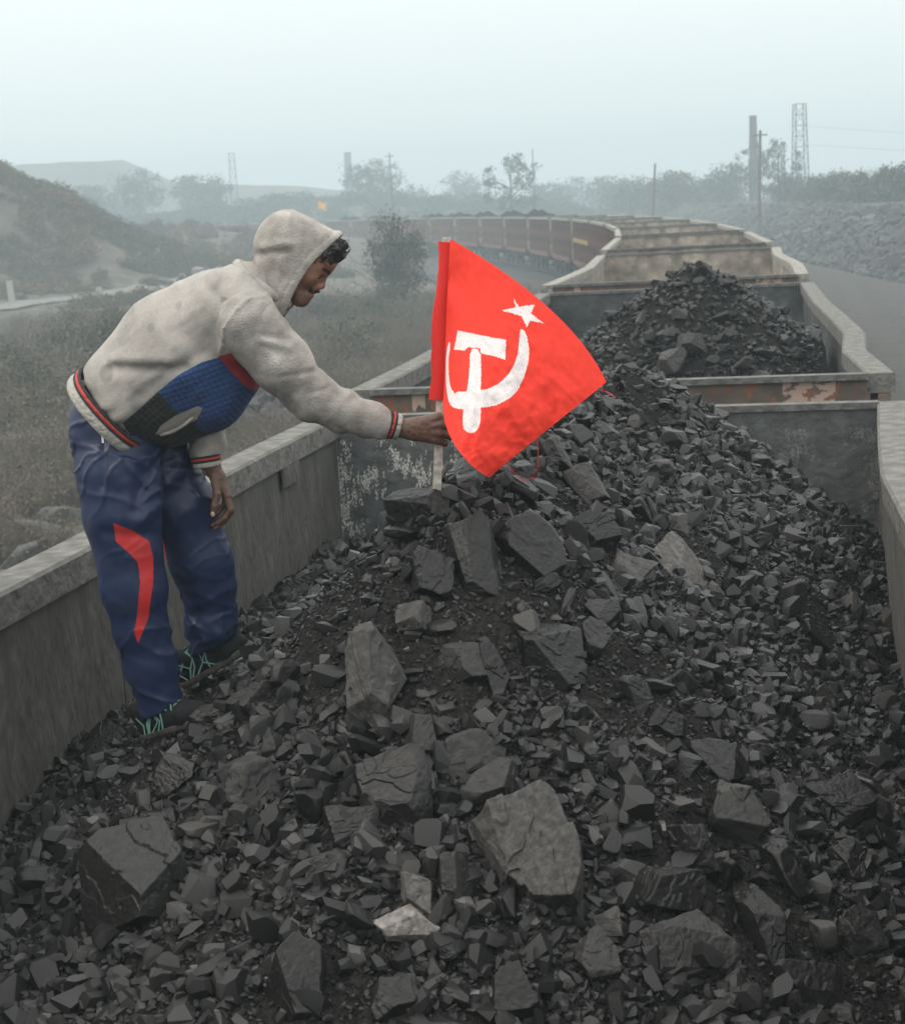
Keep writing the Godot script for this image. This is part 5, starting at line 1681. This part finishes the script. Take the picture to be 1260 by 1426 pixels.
	for c in [[Vector3(0.728, 0.9235, -0.0755), Vector3(0.93, -0.32, -0.17), 0.0425], [Vector3(0.1415, 0.8470, -0.137), Vector3(0.09, -0.99, 0.06), 0.0470]]:
		var d: Vector3 = c[1].normalized()
		var u := d.cross(Vector3(0, 0, 1)).normalized()
		var o: Vector3 = c[0]
		for q in [[0.0, 0.007, 1], [0.006, 0.009, 0], [0.014, 0.007, 1], [0.020, 0.017, 2]]:
			part("cuff_band", band(o + d * float(q[0]), d, u, c[2] - float(q[0]) * 0.2, c[2] - float(q[0]) * 0.2, q[1], 0.003), [redk, blk, ribk][q[2]], jk)
	# the pocket welt on his side: a padded strip following the body
	var welt := PackedVector3Array()
	for k in 12:
		var t := k / 11.0
		welt.append(Vector3(lerpf(0.026, 0.170, t), lerpf(0.940, 1.018, t) - 0.018 * sin(t * PI), lerpf(0.027, 0.022, t) + 0.030 * sin(t * PI)))
	part("pocket_welt", tube(welt, 0.0055, 0.0055, 8), plain, jk)
	# --- trousers
	var navy := trouser_cloth()
	var tr := part("trousers", sdf_mesh([
		[Vector3(-0.125, 0.985, -0.10), Vector3(-0.125, 0.985, -0.15), 0.138, 0.136, 1.0, 0.05], [Vector3(-0.121, 0.92, -0.055), Vector3(-0.115, 0.82, -0.030), 0.136, 0.128, 1.25, 0.04], [Vector3(-0.115, 0.82, -0.025), Vector3(-0.112, 0.70, -0.012), 0.128, 0.117, 1.02, 0.03],
		[Vector3(-0.112, 0.70, -0.012), Vector3(-0.093, 0.46, 0.0), 0.117, 0.101, 1.02, 0.03], [Vector3(-0.093, 0.46, 0.0), Vector3(-0.084, 0.33, 0.0), 0.098, 0.083, 1.02, 0.03], [Vector3(-0.084, 0.33, 0.0), Vector3(-0.061, 0.208, 0.0), 0.083, 0.078, 1.02, 0.03], [Vector3(-0.061, 0.208, 0.0), Vector3(-0.038, 0.07, 0.0), 0.078, 0.069, 1.02, 0.03],
		[Vector3(-0.06, 0.90, -0.20), Vector3(-0.015, 0.78, -0.21), 0.125, 0.118, 1.2, 0.04], [Vector3(-0.015, 0.78, -0.21), Vector3(0.04, 0.67, -0.215), 0.118, 0.108, 1.0, 0.03], [Vector3(0.04, 0.67, -0.215), Vector3(0.088, 0.49, -0.222), 0.108, 0.098, 1.0, 0.03], [Vector3(0.088, 0.49, -0.222), Vector3(0.105, 0.40, -0.228), 0.098, 0.084, 1.0, 0.03], [Vector3(0.105, 0.40, -0.228), Vector3(0.101, 0.28, -0.24), 0.084, 0.079, 1.0, 0.03], [Vector3(0.101, 0.28, -0.24), Vector3(0.092, 0.17, -0.25), 0.079, 0.070, 1.0, 0.03]],
		0.0055, pants_shape, 0.022, Vector2(-0.32, 0.0), Vector2(0.6, 1.1)), navy, man)
	part("zip_pull", box_mesh(Vector3(-0.003, -0.011, -0.002), Vector3(0.003, 0.011, 0.002)), surf(lin(0.7, 0.7, 0.68), 0.4), tr, Vector3(-0.128, 0.945, 0.098))
	# --- shoes
	shoe(man, Vector3(-0.100, -0.040, -0.030), Vector3(0.84, 0.33, 0.42), Vector3(-0.3, 1, 0.12), 1)
	shoe(man, Vector3(-0.005, 0.058, -0.245), Vector3(0.86, 0.47, 0.04), Vector3(-0.47, 0.9, 0.1), 2)

func ball(r: Vector3, b: Basis) -> ArrayMesh:
	var src: Array = ico(2)
	var V := PackedVector3Array()
	for d in src[0]: V.append(b * (d * r))
	return mesh_of(V, src[1])

func jacket_cloth() -> StandardMaterial3D:
	var w := 720
	var h := 552
	var b := PackedByteArray()
	b.resize(w * h * 3)
	var hb := PackedByteArray()
	hb.resize(w * h)
	var blue := PackedVector2Array([Vector2(0.242, 1.173), Vector2(0.262, 1.146), Vector2(0.303, 1.067), Vector2(0.36, 1.02), Vector2(0.26, 0.92), Vector2(0.162, 0.925), Vector2(0.141, 0.965), Vector2(0.162, 0.993), Vector2(0.097, 1.011), Vector2(0.055, 1.084), Vector2(0.121, 1.131), Vector2(0.190, 1.164)])
	var redp := PackedVector2Array([Vector2(0.236, 1.176), Vector2(0.30, 1.19), Vector2(0.38, 1.12), Vector2(0.36, 1.02), Vector2(0.303, 1.067), Vector2(0.270, 1.116)])
	var dark := PackedVector2Array([Vector2(0.055, 1.084), Vector2(0.097, 1.011), Vector2(0.162, 0.993), Vector2(0.141, 0.965), Vector2(0.162, 0.925), Vector2(0.12, 0.84), Vector2(0.0, 0.82), Vector2(-0.04, 0.90), Vector2(-0.067, 0.990), Vector2(0.004, 1.042)])
	var pocket := PackedVector2Array([Vector2(0.021, 0.946), Vector2(0.044, 0.975), Vector2(0.090, 1.002), Vector2(0.159, 1.028), Vector2(0.174, 1.020), Vector2(0.152, 0.985), Vector2(0.087, 0.951), Vector2(0.042, 0.940)])
	var spots := [[-0.103, 1.144, 0.028, 0.62], [0.042, 1.275, 0.014, 0.55], [0.125, 1.33, 0.011, 0.4], [0.19, 1.28, 0.05, 0.25], [0.27, 1.345, 0.012, 0.5], [0.44, 1.12, 0.014, 0.5], [0.36, 1.33, 0.011, 0.4], [0.05, 1.22, 0.05, 0.2], [-0.16, 1.10, 0.03, 0.2], [0.23, 1.40, 0.03, 0.25], [0.00, 1.06, 0.04, 0.3], [-0.05, 1.25, 0.03, 0.2]]
	for y in h:
		for x in w:
			var q := Vector2(-0.32 + 1.2 * x / w, 0.78 + 0.92 * (1.0 - float(y) / h))
			var n := bump.get_noise_2d(q.x * 9.0, q.y * 9.0)
			var fine := bump.get_noise_2d(q.x * 70.0, q.y * 70.0)
			var g := 1.0 + 0.16 * n + 0.08 * fine + 0.16 * bump.get_noise_2d(q.x * 3.0 + 5.0, q.y * 3.0)
			var c := Color(0.305 * g, 0.281 * g, 0.257 * g)
			var wob := q + Vector2(n, fine) * 0.006
			for s in spots:
				var e := Vector2(wob.x - s[0], wob.y - s[1]).length()
				var a: float = s[3] * (1.0 - smoothstep(s[2] * 0.75, s[2] * 1.1, e))
				c = c.lerp(Color(0.15, 0.14, 0.125), a)
			if n > 0.3: c = c.lerp(Color(0.30, 0.25, 0.21), (n - 0.3) * 0.9)
			var hh := 0.5 + 0.1 * fine
			if q.y < 1.25 and q.x > -0.12:
				if Geometry2D.is_point_in_polygon(q, pocket):
					var k := 1.0 - 0.25 * float(q.y < 0.945 + (q.x - 0.02) * 0.5)
					c = Color(0.30 * k, 0.275 * k, 0.25 * k)
					hh = 0.75
				elif Geometry2D.is_point_in_polygon(q, redp):
					c = Color(0.36, 0.03, 0.03) * (1.0 + 0.1 * fine)
				elif Geometry2D.is_point_in_polygon(q, blue):
					var u := fmod(q.x * 0.93 + q.y * 0.37 + 4.0, 0.016) / 0.016
					var v := fmod(q.y * 0.96 - q.x * 0.27 + 4.0, 0.016) / 0.016
					var k := sin(u * PI) * sin(v * PI)
					hh = 0.15 + 0.8 * sqrt(k)
					c = Color(0.026, 0.062, 0.175) * (0.85 + 0.25 * k + 0.1 * fine)
				elif Geometry2D.is_point_in_polygon(q, dark):
					var u := fmod(q.x * 0.8 + q.y * 0.6 + 4.0, 0.016) / 0.016
					var v := fmod(q.y * 0.8 - q.x * 0.6 + 4.0, 0.016) / 0.016
					var k := sin(u * PI) * sin(v * PI)
					hh = 0.15 + 0.8 * sqrt(k)
					c = Color(0.026, 0.027, 0.026) * (0.8 + 0.3 * k + 0.1 * fine)
			c = c.linear_to_srgb()
			var at := (y * w + x) * 3
			b[at] = int(clampf(c.r, 0, 1) * 255)
			b[at + 1] = int(clampf(c.g, 0, 1) * 255)
			b[at + 2] = int(clampf(c.b, 0, 1) * 255)
			hb[y * w + x] = int(clampf(hh, 0, 1) * 255)
	var m := StandardMaterial3D.new()
	m.albedo_texture = ImageTexture.create_from_image(Image.create_from_data(w, h, false, Image.FORMAT_RGB8, b))
	m.heightmap_enabled = true
	m.heightmap_texture = ImageTexture.create_from_image(Image.create_from_data(w, h, false, Image.FORMAT_L8, hb))
	m.heightmap_scale = 0.35
	m.roughness = 0.95
	m.rim_enabled = true
	m.rim = 0.12
	return m

func trouser_cloth() -> StandardMaterial3D:
	var w := 400
	var h := 733
	var b := PackedByteArray()
	b.resize(w * h * 3)
	var stripe := PackedVector2Array([Vector2(-0.116, 0.690), Vector2(-0.067, 0.663), Vector2(-0.021, 0.617), Vector2(-0.015, 0.567), Vector2(-0.019, 0.483), Vector2(-0.042, 0.377), Vector2(-0.078, 0.303), Vector2(-0.087, 0.336), Vector2(-0.066, 0.428), Vector2(-0.054, 0.498), Vector2(-0.057, 0.558), Vector2(-0.075, 0.587), Vector2(-0.116, 0.630)])
	for y in h:
		for x in w:
			var q := Vector2(-0.32 + 0.6 * x / w, 1.1 * (1.0 - float(y) / h))
			var n := bump.get_noise_2d(q.x * 12.0, q.y * 12.0)
			var c := Color(0.009, 0.0185, 0.058) * (1.0 + 0.12 * n)
			if q.x > -0.13 and q.x < -0.005 and Geometry2D.is_point_in_polygon(q, stripe): c = Color(0.46, 0.022, 0.022)
			# dust on the hips and knees, and the pocket seam
			c = c.lerp(Color(0.06, 0.06, 0.06), 0.18 * clampf(n * 1.5 - 0.1, 0.0, 1.0))
			if absf(q.x + 0.125 + 0.06 * (q.y - 0.82) * (q.y - 0.95) * 10.0) < 0.0022 and q.y > 0.80 and q.y < 0.965: c = Color(0.006, 0.007, 0.012)
			c = c.linear_to_srgb()
			var at := (y * w + x) * 3
			b[at] = int(clampf(c.r, 0, 1) * 255)
			b[at + 1] = int(clampf(c.g, 0, 1) * 255)
			b[at + 2] = int(clampf(c.b, 0, 1) * 255)
	var m := StandardMaterial3D.new()
	m.albedo_texture = ImageTexture.create_from_image(Image.create_from_data(w, h, false, Image.FORMAT_RGB8, b))
	m.roughness = 0.42
	m.metallic_specular = 0.42
	return m

# ------------------------------------------------------------------ what stands around and behind
func lattice(called: String, at: Vector3, h: float, w: float, label: String) -> void:
	var t := base(called, at, 0.3)
	var top := w * 0.62
	for sx in [-1.0, 1.0]:
		for sz in [-1.0, 1.0]:
			var st := st_new()
			bar(st, Vector3(sx * w * 0.5, 0, sz * w * 0.5), Vector3(sx * top * 0.5, h, sz * top * 0.5), 0.045)
			part("leg", st.commit(), M.steel, t)
	var n := int(h / 1.1)
	for i in n:
		var y0 := h * i / n
		var y1 := h * (i + 1) / n
		var a := lerpf(w, top, float(i) / n) * 0.5
		var c := lerpf(w, top, float(i + 1) / n) * 0.5
		var st := st_new()
		for q in 4:
			var b := Basis(Vector3.UP, q * PI / 2)
			var s := 1.0 if i % 2 else -1.0
			bar(st, b * Vector3(-a * s, y0, a), b * Vector3(c * s, y1, c), 0.02)
			bar(st, b * Vector3(-c, y1, c), b * Vector3(c, y1, c), 0.02)
		part("bracing", st.commit(), M.steel, t)
	tag(t, label, "lattice tower")

func pole(called: String, at: Vector3, top: Vector3, r: float, m: Material, label: String, arms := true) -> void:
	var t := base(called, at)
	part("shaft", tube(PackedVector3Array([Vector3.ZERO, (top - at) * 0.5, top - at]), r, r * 0.7, 8), m, t)
	if arms:
		var st := st_new()
		bar(st, (top - at) * 0.96 + Vector3(-0.55, 0, 0), (top - at) * 0.96 + Vector3(0.55, 0, 0.1), 0.05)
		part("cross_arm", st.commit(), m, t)
	tag(t, label, "pole")

func chimney(called: String, at: Vector3, h: float, r0: float, r1: float, m: Material, label: String) -> void:
	var t := base(called, at)
	part("stack", tube(PackedVector3Array([Vector3.ZERO, Vector3(0, h * 0.5, 0), Vector3(0, h, 0)]), r0, r1, 20), m, t)
	part("crown_ring", tube(PackedVector3Array([Vector3(0, h - 0.35, 0), Vector3(0, h + 0.05, 0)]), r1 * 1.1, r1 * 1.1, 20), m, t)
	tag(t, label, "chimney")

# metres from the middle of the dirt road
func off_road(x: float, z: float) -> float:
	var road := [[-46.3, -88.5], [-45.9, -93.0], [-45.3, -98.0], [-44.8, -103.4], [-43.6, -110.6], [-41.4, -116.2], [-38.8, -120.1]]
	var best := 1e9
	for i in 6:
		var a := Vector2(road[i][0], road[i][1])
		var c := Vector2(road[i + 1][0], road[i + 1][1])
		best = minf(best, Vector2(x, z).distance_to(Geometry2D.get_closest_point_to_segment(Vector2(x, z), a, c)))
	return best

func make_background() -> void:
	M.steel = surf(lin(0.05, 0.05, 0.055), 0.7)
	var brick := surf(lin(0.07, 0.05, 0.048), 0.9, M.grain, 0.3)
	var wood := surf(lin(0.16, 0.13, 0.10), 0.9, M.grain, 0.8)
	var pale := surf(lin(0.55, 0.52, 0.46), 0.9, M.grain, 2.0)
	lattice("lattice_tower", Vector3(2.1, -0.2, -190.0), 13.7, 1.75, "steel lattice tower rising beside the chimney on the right")
	lattice("lattice_tower", Vector3(-81.5, 0, -246.9), 14.1, 1.3, "slim lattice tower far off on the left, above the man's back")
	chimney("chimney", Vector3(-3.5, 0, -230.0), 14.2, 0.86, 0.46, brick, "dark brick chimney standing next to the lattice tower")
	chimney("chimney", Vector3(-104.5, 0, -406.8), 18.7, 1.3, 0.85, brick, "pale distant chimney in the haze left of the flag")
	pole("wooden_pole", Vector3(-1.7, 0, -130.0), Vector3(-1.46, 8.95, -130.0), 0.14, wood, "brown wooden pole just right of the brick chimney")
	pole("lamp_pole", Vector3(-44.9, 0, -194.9), Vector3(-45.0, 11.1, -194.9), 0.09, M.steel, "thin lamp pole left of the flag above the train")
	pole("thin_pole", Vector3(-31.3, 0, -217.8), Vector3(-31.36, 11.2, -217.8), 0.09, M.steel, "thin pole in front of the open-crowned tree", false)
	pole("leaning_pole", Vector3(-11.3, 0, -149.6), Vector3(-10.76, 7.3, -149.6), 0.12, wood, "pale pole leaning slightly behind the curve of wagons", false)
	pole("steel_post", Vector3(-0.2, 0, -150.0), Vector3(-0.19, 7.5, -150.0), 0.08, M.steel, "left one of two thin posts left of the lattice tower", false)
	pole("steel_post", Vector3(0.29, 0, -150.0), Vector3(0.30, 7.45, -150.0), 0.08, M.steel, "right one of two thin posts left of the lattice tower", false)
	for w in [[11.2, 10.4], [9.2, 8.5]]:
		var pts := PackedVector3Array()
		for i in 21: pts.append(Vector3(lerpf(2.1, 60.0, i / 20.0), lerpf(w[0], w[1], i / 20.0) - 1.6 * sin(PI * i / 20.0), lerpf(-190.0, -240.0, i / 20.0)))
		tag(part("power_line", tube(pts, 0.012, 0.012, 4), M.steel), "thin wire strung from the lattice tower to the right, %s of the two" % ("upper" if w[0] > 10.0 else "lower"), "wire")
	# short marker posts by the dirt road
	for q in [[Vector3(-46.2, 0, -95.5), 1.5, "leaning white marker post at the foot of the overgrown hill"], [Vector3(-41.5, 0, -98.0), 0.9, "stubby white stone by the dirt road"]]:
		var at: Vector3 = q[0]
		at.y = ground_y(at.x, at.z)
		var st := st_new()
		box(st, Vector3(-0.17, -0.2, -0.15), Vector3(0.17, q[1], 0.15))
		var p := base("marker_post", at, 0.3)
		p.rotation.z = 0.06
		part("post", st.commit(), pale, p)
		tag(p, q[2], "post")
	# small orange cloth flying above the far wagons
	var o := base("orange_cloth", Vector3(-47.3, 3.2, -170.5))
	part("stick", tube(PackedVector3Array([Vector3.ZERO, Vector3(0, 2.6, 0)]), 0.03, 0.03, 5), wood, o)
	var P := PackedVector3Array()
	for j in 6:
		for i in 6: P.append(Vector3(0.03 + i * 0.17, 2.55 - j * 0.15 - i * 0.06 + 0.08 * sin(i * 1.4 + j), 0.1 * sin(i * 1.7 + j * 0.5)))
	part("cloth", grid_mesh(P, 6, 6), surf(lin(0.85, 0.42, 0.05), 0.8), o)
	tag(o, "small orange-yellow cloth above the distant wagons behind the man's head", "flag")
	# trees
	var crowns := [leaf_cloud(1, 90, 42, 0.05, 0.4, 0.17), leaf_cloud(2, 46, 40, 0.05, 0.3, 0.12), leaf_cloud(3, 110, 40, 0.055, 0.45, 0.15), leaf_cloud(4, 30, 46, 0.045, 0.25, 0.11)]
	var list := [[-113.0, -263.0, 9.5, 12.0, 2, 0], [-105.0, -268.0, 11.0, 9.5, 0, 0], [-118.0, -284.0, 9.5, 12.0, 2, 0], [-96.0, -272.0, 8.5, 12.0, 2, 3], [-66.7, -275.6, 9.0, 11.0, 0, 0], [-65.8, -302.9, 10.2, 7.0, 0, 0], [-62.9, -334.1, 12.9, 10.0, 0, 3],
		[-33.6, -214.0, 11.6, 9.0, 1, 0], [-41.0, -337.5, 10.4, 16.0, 0, 0], [-30.3, -308.5, 9.6, 10.0, 2, 0], [-19.5, -238.2, 8.5, 8.0, 0, 0], [-14.3, -228.5, 8.6, 8.5, 2, 3], [-11.1, -235.7, 7.4, 7.0, 0, 0], [-6.7, -222.9, 9.2, 6.5, 2, 0], [-3.3, -205.0, 11.4, 6.0, 3, 0], [-0.1, -208.0, 11.6, 6.5, 1, 0], [23.4, -419.3, 9.6, 16.0, 0, 0], [-40.6, -297.2, 8.6, 9.0, 2, 0], [-24.0, -262.0, 8.4, 9.0, 0, 3], [-17.0, -275.0, 9.0, 9.0, 2, 0], [3.0, -240.0, 7.5, 8.0, 0, 0], [-8.8, -250.0, 8.8, 8.0, 0, 0]]
	var how := ["round-headed tree", "tree with a broken open crown", "broad bushy tree", "thin tree with sky showing through its crown"]
	var where := ["next to the overgrown hill, far left", "second from the overgrown hill, far left", "behind the first two trees at far left", "left of the slim lattice tower", "behind the man's head, near the distant chimney", "left of the flag on the skyline", "left of the flag, palest on the skyline", "above the flag beside the thin pole", "in the far haze right of the thin pole", "in the haze left of the leaning pole", "behind the curve of wagons", "right of the leaning pole", "further right of the leaning pole", "just left of the brick chimney", "right behind the brick chimney", "between the brick chimney and the lattice tower", "far right beyond the bank", "in the haze between thin pole and leaning pole", "left of the leaning pole above the wagons", "far behind the leaning pole", "behind the lattice tower", "a little left of the brick chimney, further back"]
	for i in list.size():
		var q: Array = list[i]
		tree("tree", Vector3(q[0], ground_y(q[0], q[1]) - 0.2, q[1]), q[2], q[3], crowns[q[4]], M.leaf[q[5]], 0.12 if q[4] != 3 else 0.3, "%s %s" % [how[q[4]], where[i]], "hazy trees along the skyline")
	# the overgrown rise behind the train, too far to tell bush from bush
	var T := []
	var C := PackedColorArray()
	for i in 420:
		var x := rng.randf_range(-118.0, -22.0)
		var z := rng.randf_range(-288.0, -222.0)
		var s := rng.randf_range(1.2, 2.6)
		T.append(Transform3D(Basis(Vector3.UP, rng.randf() * TAU).scaled(Vector3(s, s * rng.randf_range(0.6, 0.9), s)), Vector3(x, ground_y(x, z) + s * 0.4, z)))
		var v := rng.randf_range(0.7, 1.2)
		C.append(Color(v, v, v))
	tag(scatter("thicket_undergrowth", leaf_cloud(9, 40, 26, 0.09, 0.4, 0.2), M.leaf[0], T, C), "dense hazy thicket on the rise behind the train", "thicket")
	# shrubs on the hill at the left
	T = []
	C = PackedColorArray()
	for i in 9000:
		var a := rng.randf_range(-26.0, 24.0)
		var d := rng.randf_range(1.0, 20.0)
		var x := -52.0 + 0.9 * a - 0.42 * d
		var z := -108.0 - 0.42 * a - 0.9 * d
		if i > 5200:
			d = rng.randf_range(98.0, 205.0)
			a = rng.randf_range(0.30, 0.56)
			x = -sin(a) * d
			z = -cos(a) * d
			if off_road(x, z) < 5.0: continue
		if bump.get_noise_3d(x * 0.12, 90.0, z * 0.12) < -0.28: continue
		var s := rng.randf_range(0.25, 0.7) * (1.5 if rng.randf() < 0.06 else 1.0)
		T.append(Transform3D(Basis(Vector3.UP, rng.randf() * TAU).scaled(Vector3(s, s * rng.randf_range(0.5, 1.1), s)), Vector3(x, ground_y(x, z) + s * 0.3, z)))
		var v := rng.randf_range(0.6, 1.25)
		var br := clampf(bump.get_noise_3d(x * 0.1, 20.0, z * 0.1) + 0.35, 0.0, 1.0)
		C.append(Color(v * lerpf(0.75, 1.35, br), v * lerpf(0.95, 1.0, br), v * lerpf(0.85, 0.9, br)))
	tag(scatter("hill_undergrowth", leaf_cloud(10, 30, 22, 0.085, 0.5, 0.2), M.leaf[2], T, C), "brown and green undergrowth covering the hill on the left", "undergrowth")
	# shrubs along the top of the right bank
	var bush := base("shrub", Vector3.ZERO)
	part("foliage", leaf_cloud(12, 45, 30, 0.075, 0.45, 0.17), M.leaf[1], bush, Vector3(0, 0.7, 0))
	part("stems", twig_cloud(3, 12, 1.0, 0.018, 0), M.twig, bush)
	tag(bush, "shrub on top of the stony bank at the right", "shrub", "shrubs on the stony bank")
	var spots := []
	for i in 46:
		var u := i / 45.0
		var x := lerpf(-0.5, 15.5, u)
		var z := lerpf(-186.0, -100.0, u) + rng.randf_range(-6.0, 3.0)
		spots.append([Vector3(x + rng.randf_range(-0.8, 1.6), 2.9, z), rng.randf_range(0.9, 1.9)])
	var n := 0
	for q in spots:
		if n == 0:
			bush.position = q[0]
			bush.scale = Vector3.ONE * float(q[1])
		else: thing_copy(bush, q[0], rng.randf() * TAU, q[1])
		n += 1
	# scrub on the left, between the wagon and the road
	var protos := []
	for k in 3:
		var b := base("scrub_bush", Vector3.ZERO)
		part("twigs", twig_cloud(20 + k, 34, 1.0, 0.008, [700, 250, 0][k]), M.twig, b)
		if k != 1: part("foliage", leaf_cloud(30 + k, 60, 30, 0.042, 0.6, 0.2), M.leaf[[3, 0, 0][k]], b, Vector3(0, 0.55, 0)).scale = Vector3(0.65, 0.5, 0.65)
		protos.append(b)
	var names := ["grey-green leafy scrub bush", "bare dry twiggy bush", "low dull green scrub bush"]
	var used := [false, false, false]
	for i in 460:
		var d := lerpf(22.0, 74.0, pow(rng.randf(), 1.2))
		var a := rng.randf_range(0.17, 0.85)
		var x := -sin(a) * d
		var z := -cos(a) * d
		if x > -10.0 - (0.05 * d) or off_road(x, z) < 5.0 or Vector2(x + 11.6, z + 36.5).length() < 4.0 or Vector2(x + 8.7, z + 30.0).length() < 3.0: continue
		var at := Vector3(x, ground_y(x, z) - 0.05, z)
		var k := rng.randi() % 3
		var s := rng.randf_range(0.7, 1.7)
		var zone := "close beyond the wagon's left wall" if d < 34.0 else ("half way to the dirt road" if d < 60.0 else "near the dirt road")
		var lab: String = "%s %s" % [names[k], zone]
		if used[k]: thing_copy(protos[k], at, rng.randf() * TAU, s, lab, lab)
		else:
			used[k] = true
			var b: Node3D = protos[k]
			b.position = at
			b.scale = Vector3.ONE * s
			tag(b, lab, "bush", lab)
	var tall := base("tall_bush", Vector3(-17.5, -0.1, -75.9), 0.4)
	part("foliage", leaf_cloud(61, 330, 36, 0.030, 0.6, 0.11), M.leaf[0], tall, Vector3(0, 2.2, 0)).scale = Vector3(1.5, 2.2, 1.5)
	part("twigs", twig_cloud(62, 26, 4.2, 0.02, 0), M.twig, tall)
	tag(tall, "tallest leafy bush, between the man and the flag in front of the train", "bush")
	T = []
	for i in 24000:
		var d := lerpf(20.0, 86.0, pow(rng.randf(), 1.2))
		var a := rng.randf_range(0.1, 0.9)
		var x := -sin(a) * d
		var z := -cos(a) * d
		if x > -8.0 - 0.05 * d or off_road(x, z) < 4.0 or Vector2(x + 11.6, z + 36.5).length() < 2.6 or bump.get_noise_3d(x * 0.12, 70.0, z * 0.12) < -0.15: continue
		var s := rng.randf_range(0.25, 0.75)
		T.append(Transform3D(Basis(Vector3.UP, rng.randf() * TAU).scaled(Vector3(s * 1.3, s, s * 1.3)), Vector3(x, ground_y(x, z) - 0.03, z)))
	tag(scatter("dry_undergrowth", twig_cloud(44, 14, 1.0, 0.010, 60), M.twig, T), "dry weeds and stalks on the waste ground at the left", "weeds")
	# stones lying close to the wagon on the left
	var bl := [[-10.9, -22.6, 0.42, 0.3, "flat grey boulder just beyond the left wall, behind the man's knee"], [-10.4, -20.9, 0.33, 0.26, "pale boulder at the far left edge of the rough ground"], [-11.3, -24.4, 0.34, 0.22, "grey boulder beside the flat one beyond the left wall"], [-10.8, -21.7, 0.3, 0.2, "small slab between two boulders beyond the left wall"], [-10.2, -20.0, 0.22, 0.16, "small stone at the lower left corner of the rough ground"]]
	for i in bl.size():
		var q: Array = bl[i]
		var at := Vector3(q[0], ground_y(q[0], q[1]) + q[3] * 0.4, q[1])
		var s := part("boulder", boulder(500 + i, Vector3(q[2], q[3], q[2] * 0.8), 4, 12), M.stone, null, at)
		s.rotation.y = i * 1.3
		tag(s, q[4], "boulder")
	T = []
	C = PackedColorArray()
	for i in 520:
		var a := rng.randf() * TAU
		var d := sqrt(rng.randf())
		var x := -11.6 + cos(a) * d * 1.9
		var z := -36.5 + sin(a) * d * 2.6
		var s := rng.randf_range(0.07, 0.2)
		T.append(Transform3D(Basis.from_euler(Vector3(rng.randf(), rng.randf(), rng.randf()) * TAU).scaled(Vector3.ONE * s), Vector3(x, ground_y(x, z) + 0.7 * (1.0 - d) + s * 0.3, z)))
		var v := rng.randf_range(0.3, 0.65)
		C.append(Color(v, v, v * 1.05))
	tag(scatter("gravel_pile", rocks[4], M.stone, T, C), "heap of grey rubble on the ground below the man's arm", "rubble")
	T = []
	C = PackedColorArray()
	for i in 130:
		var x := rng.randf_range(-41.0, -34.5)
		var z := -0.5 * x - 134.0 + rng.randf_range(-3.0, 3.0)
		var s := rng.randf_range(0.12, 0.5)
		T.append(Transform3D(Basis.from_euler(Vector3(rng.randf(), rng.randf(), rng.randf()) * TAU).scaled(Vector3.ONE * s), Vector3(x, ground_y(x, z) + rng.randf() * 1.1, z)))
		var v := rng.randf_range(0.6, 2.2)
		C.append(Color(v, v, v))
	tag(scatter("broken_rubble", rocks[5], M.stone, T, C), "tumbled pale and dark blocks of rubble at the end of the hill", "rubble")
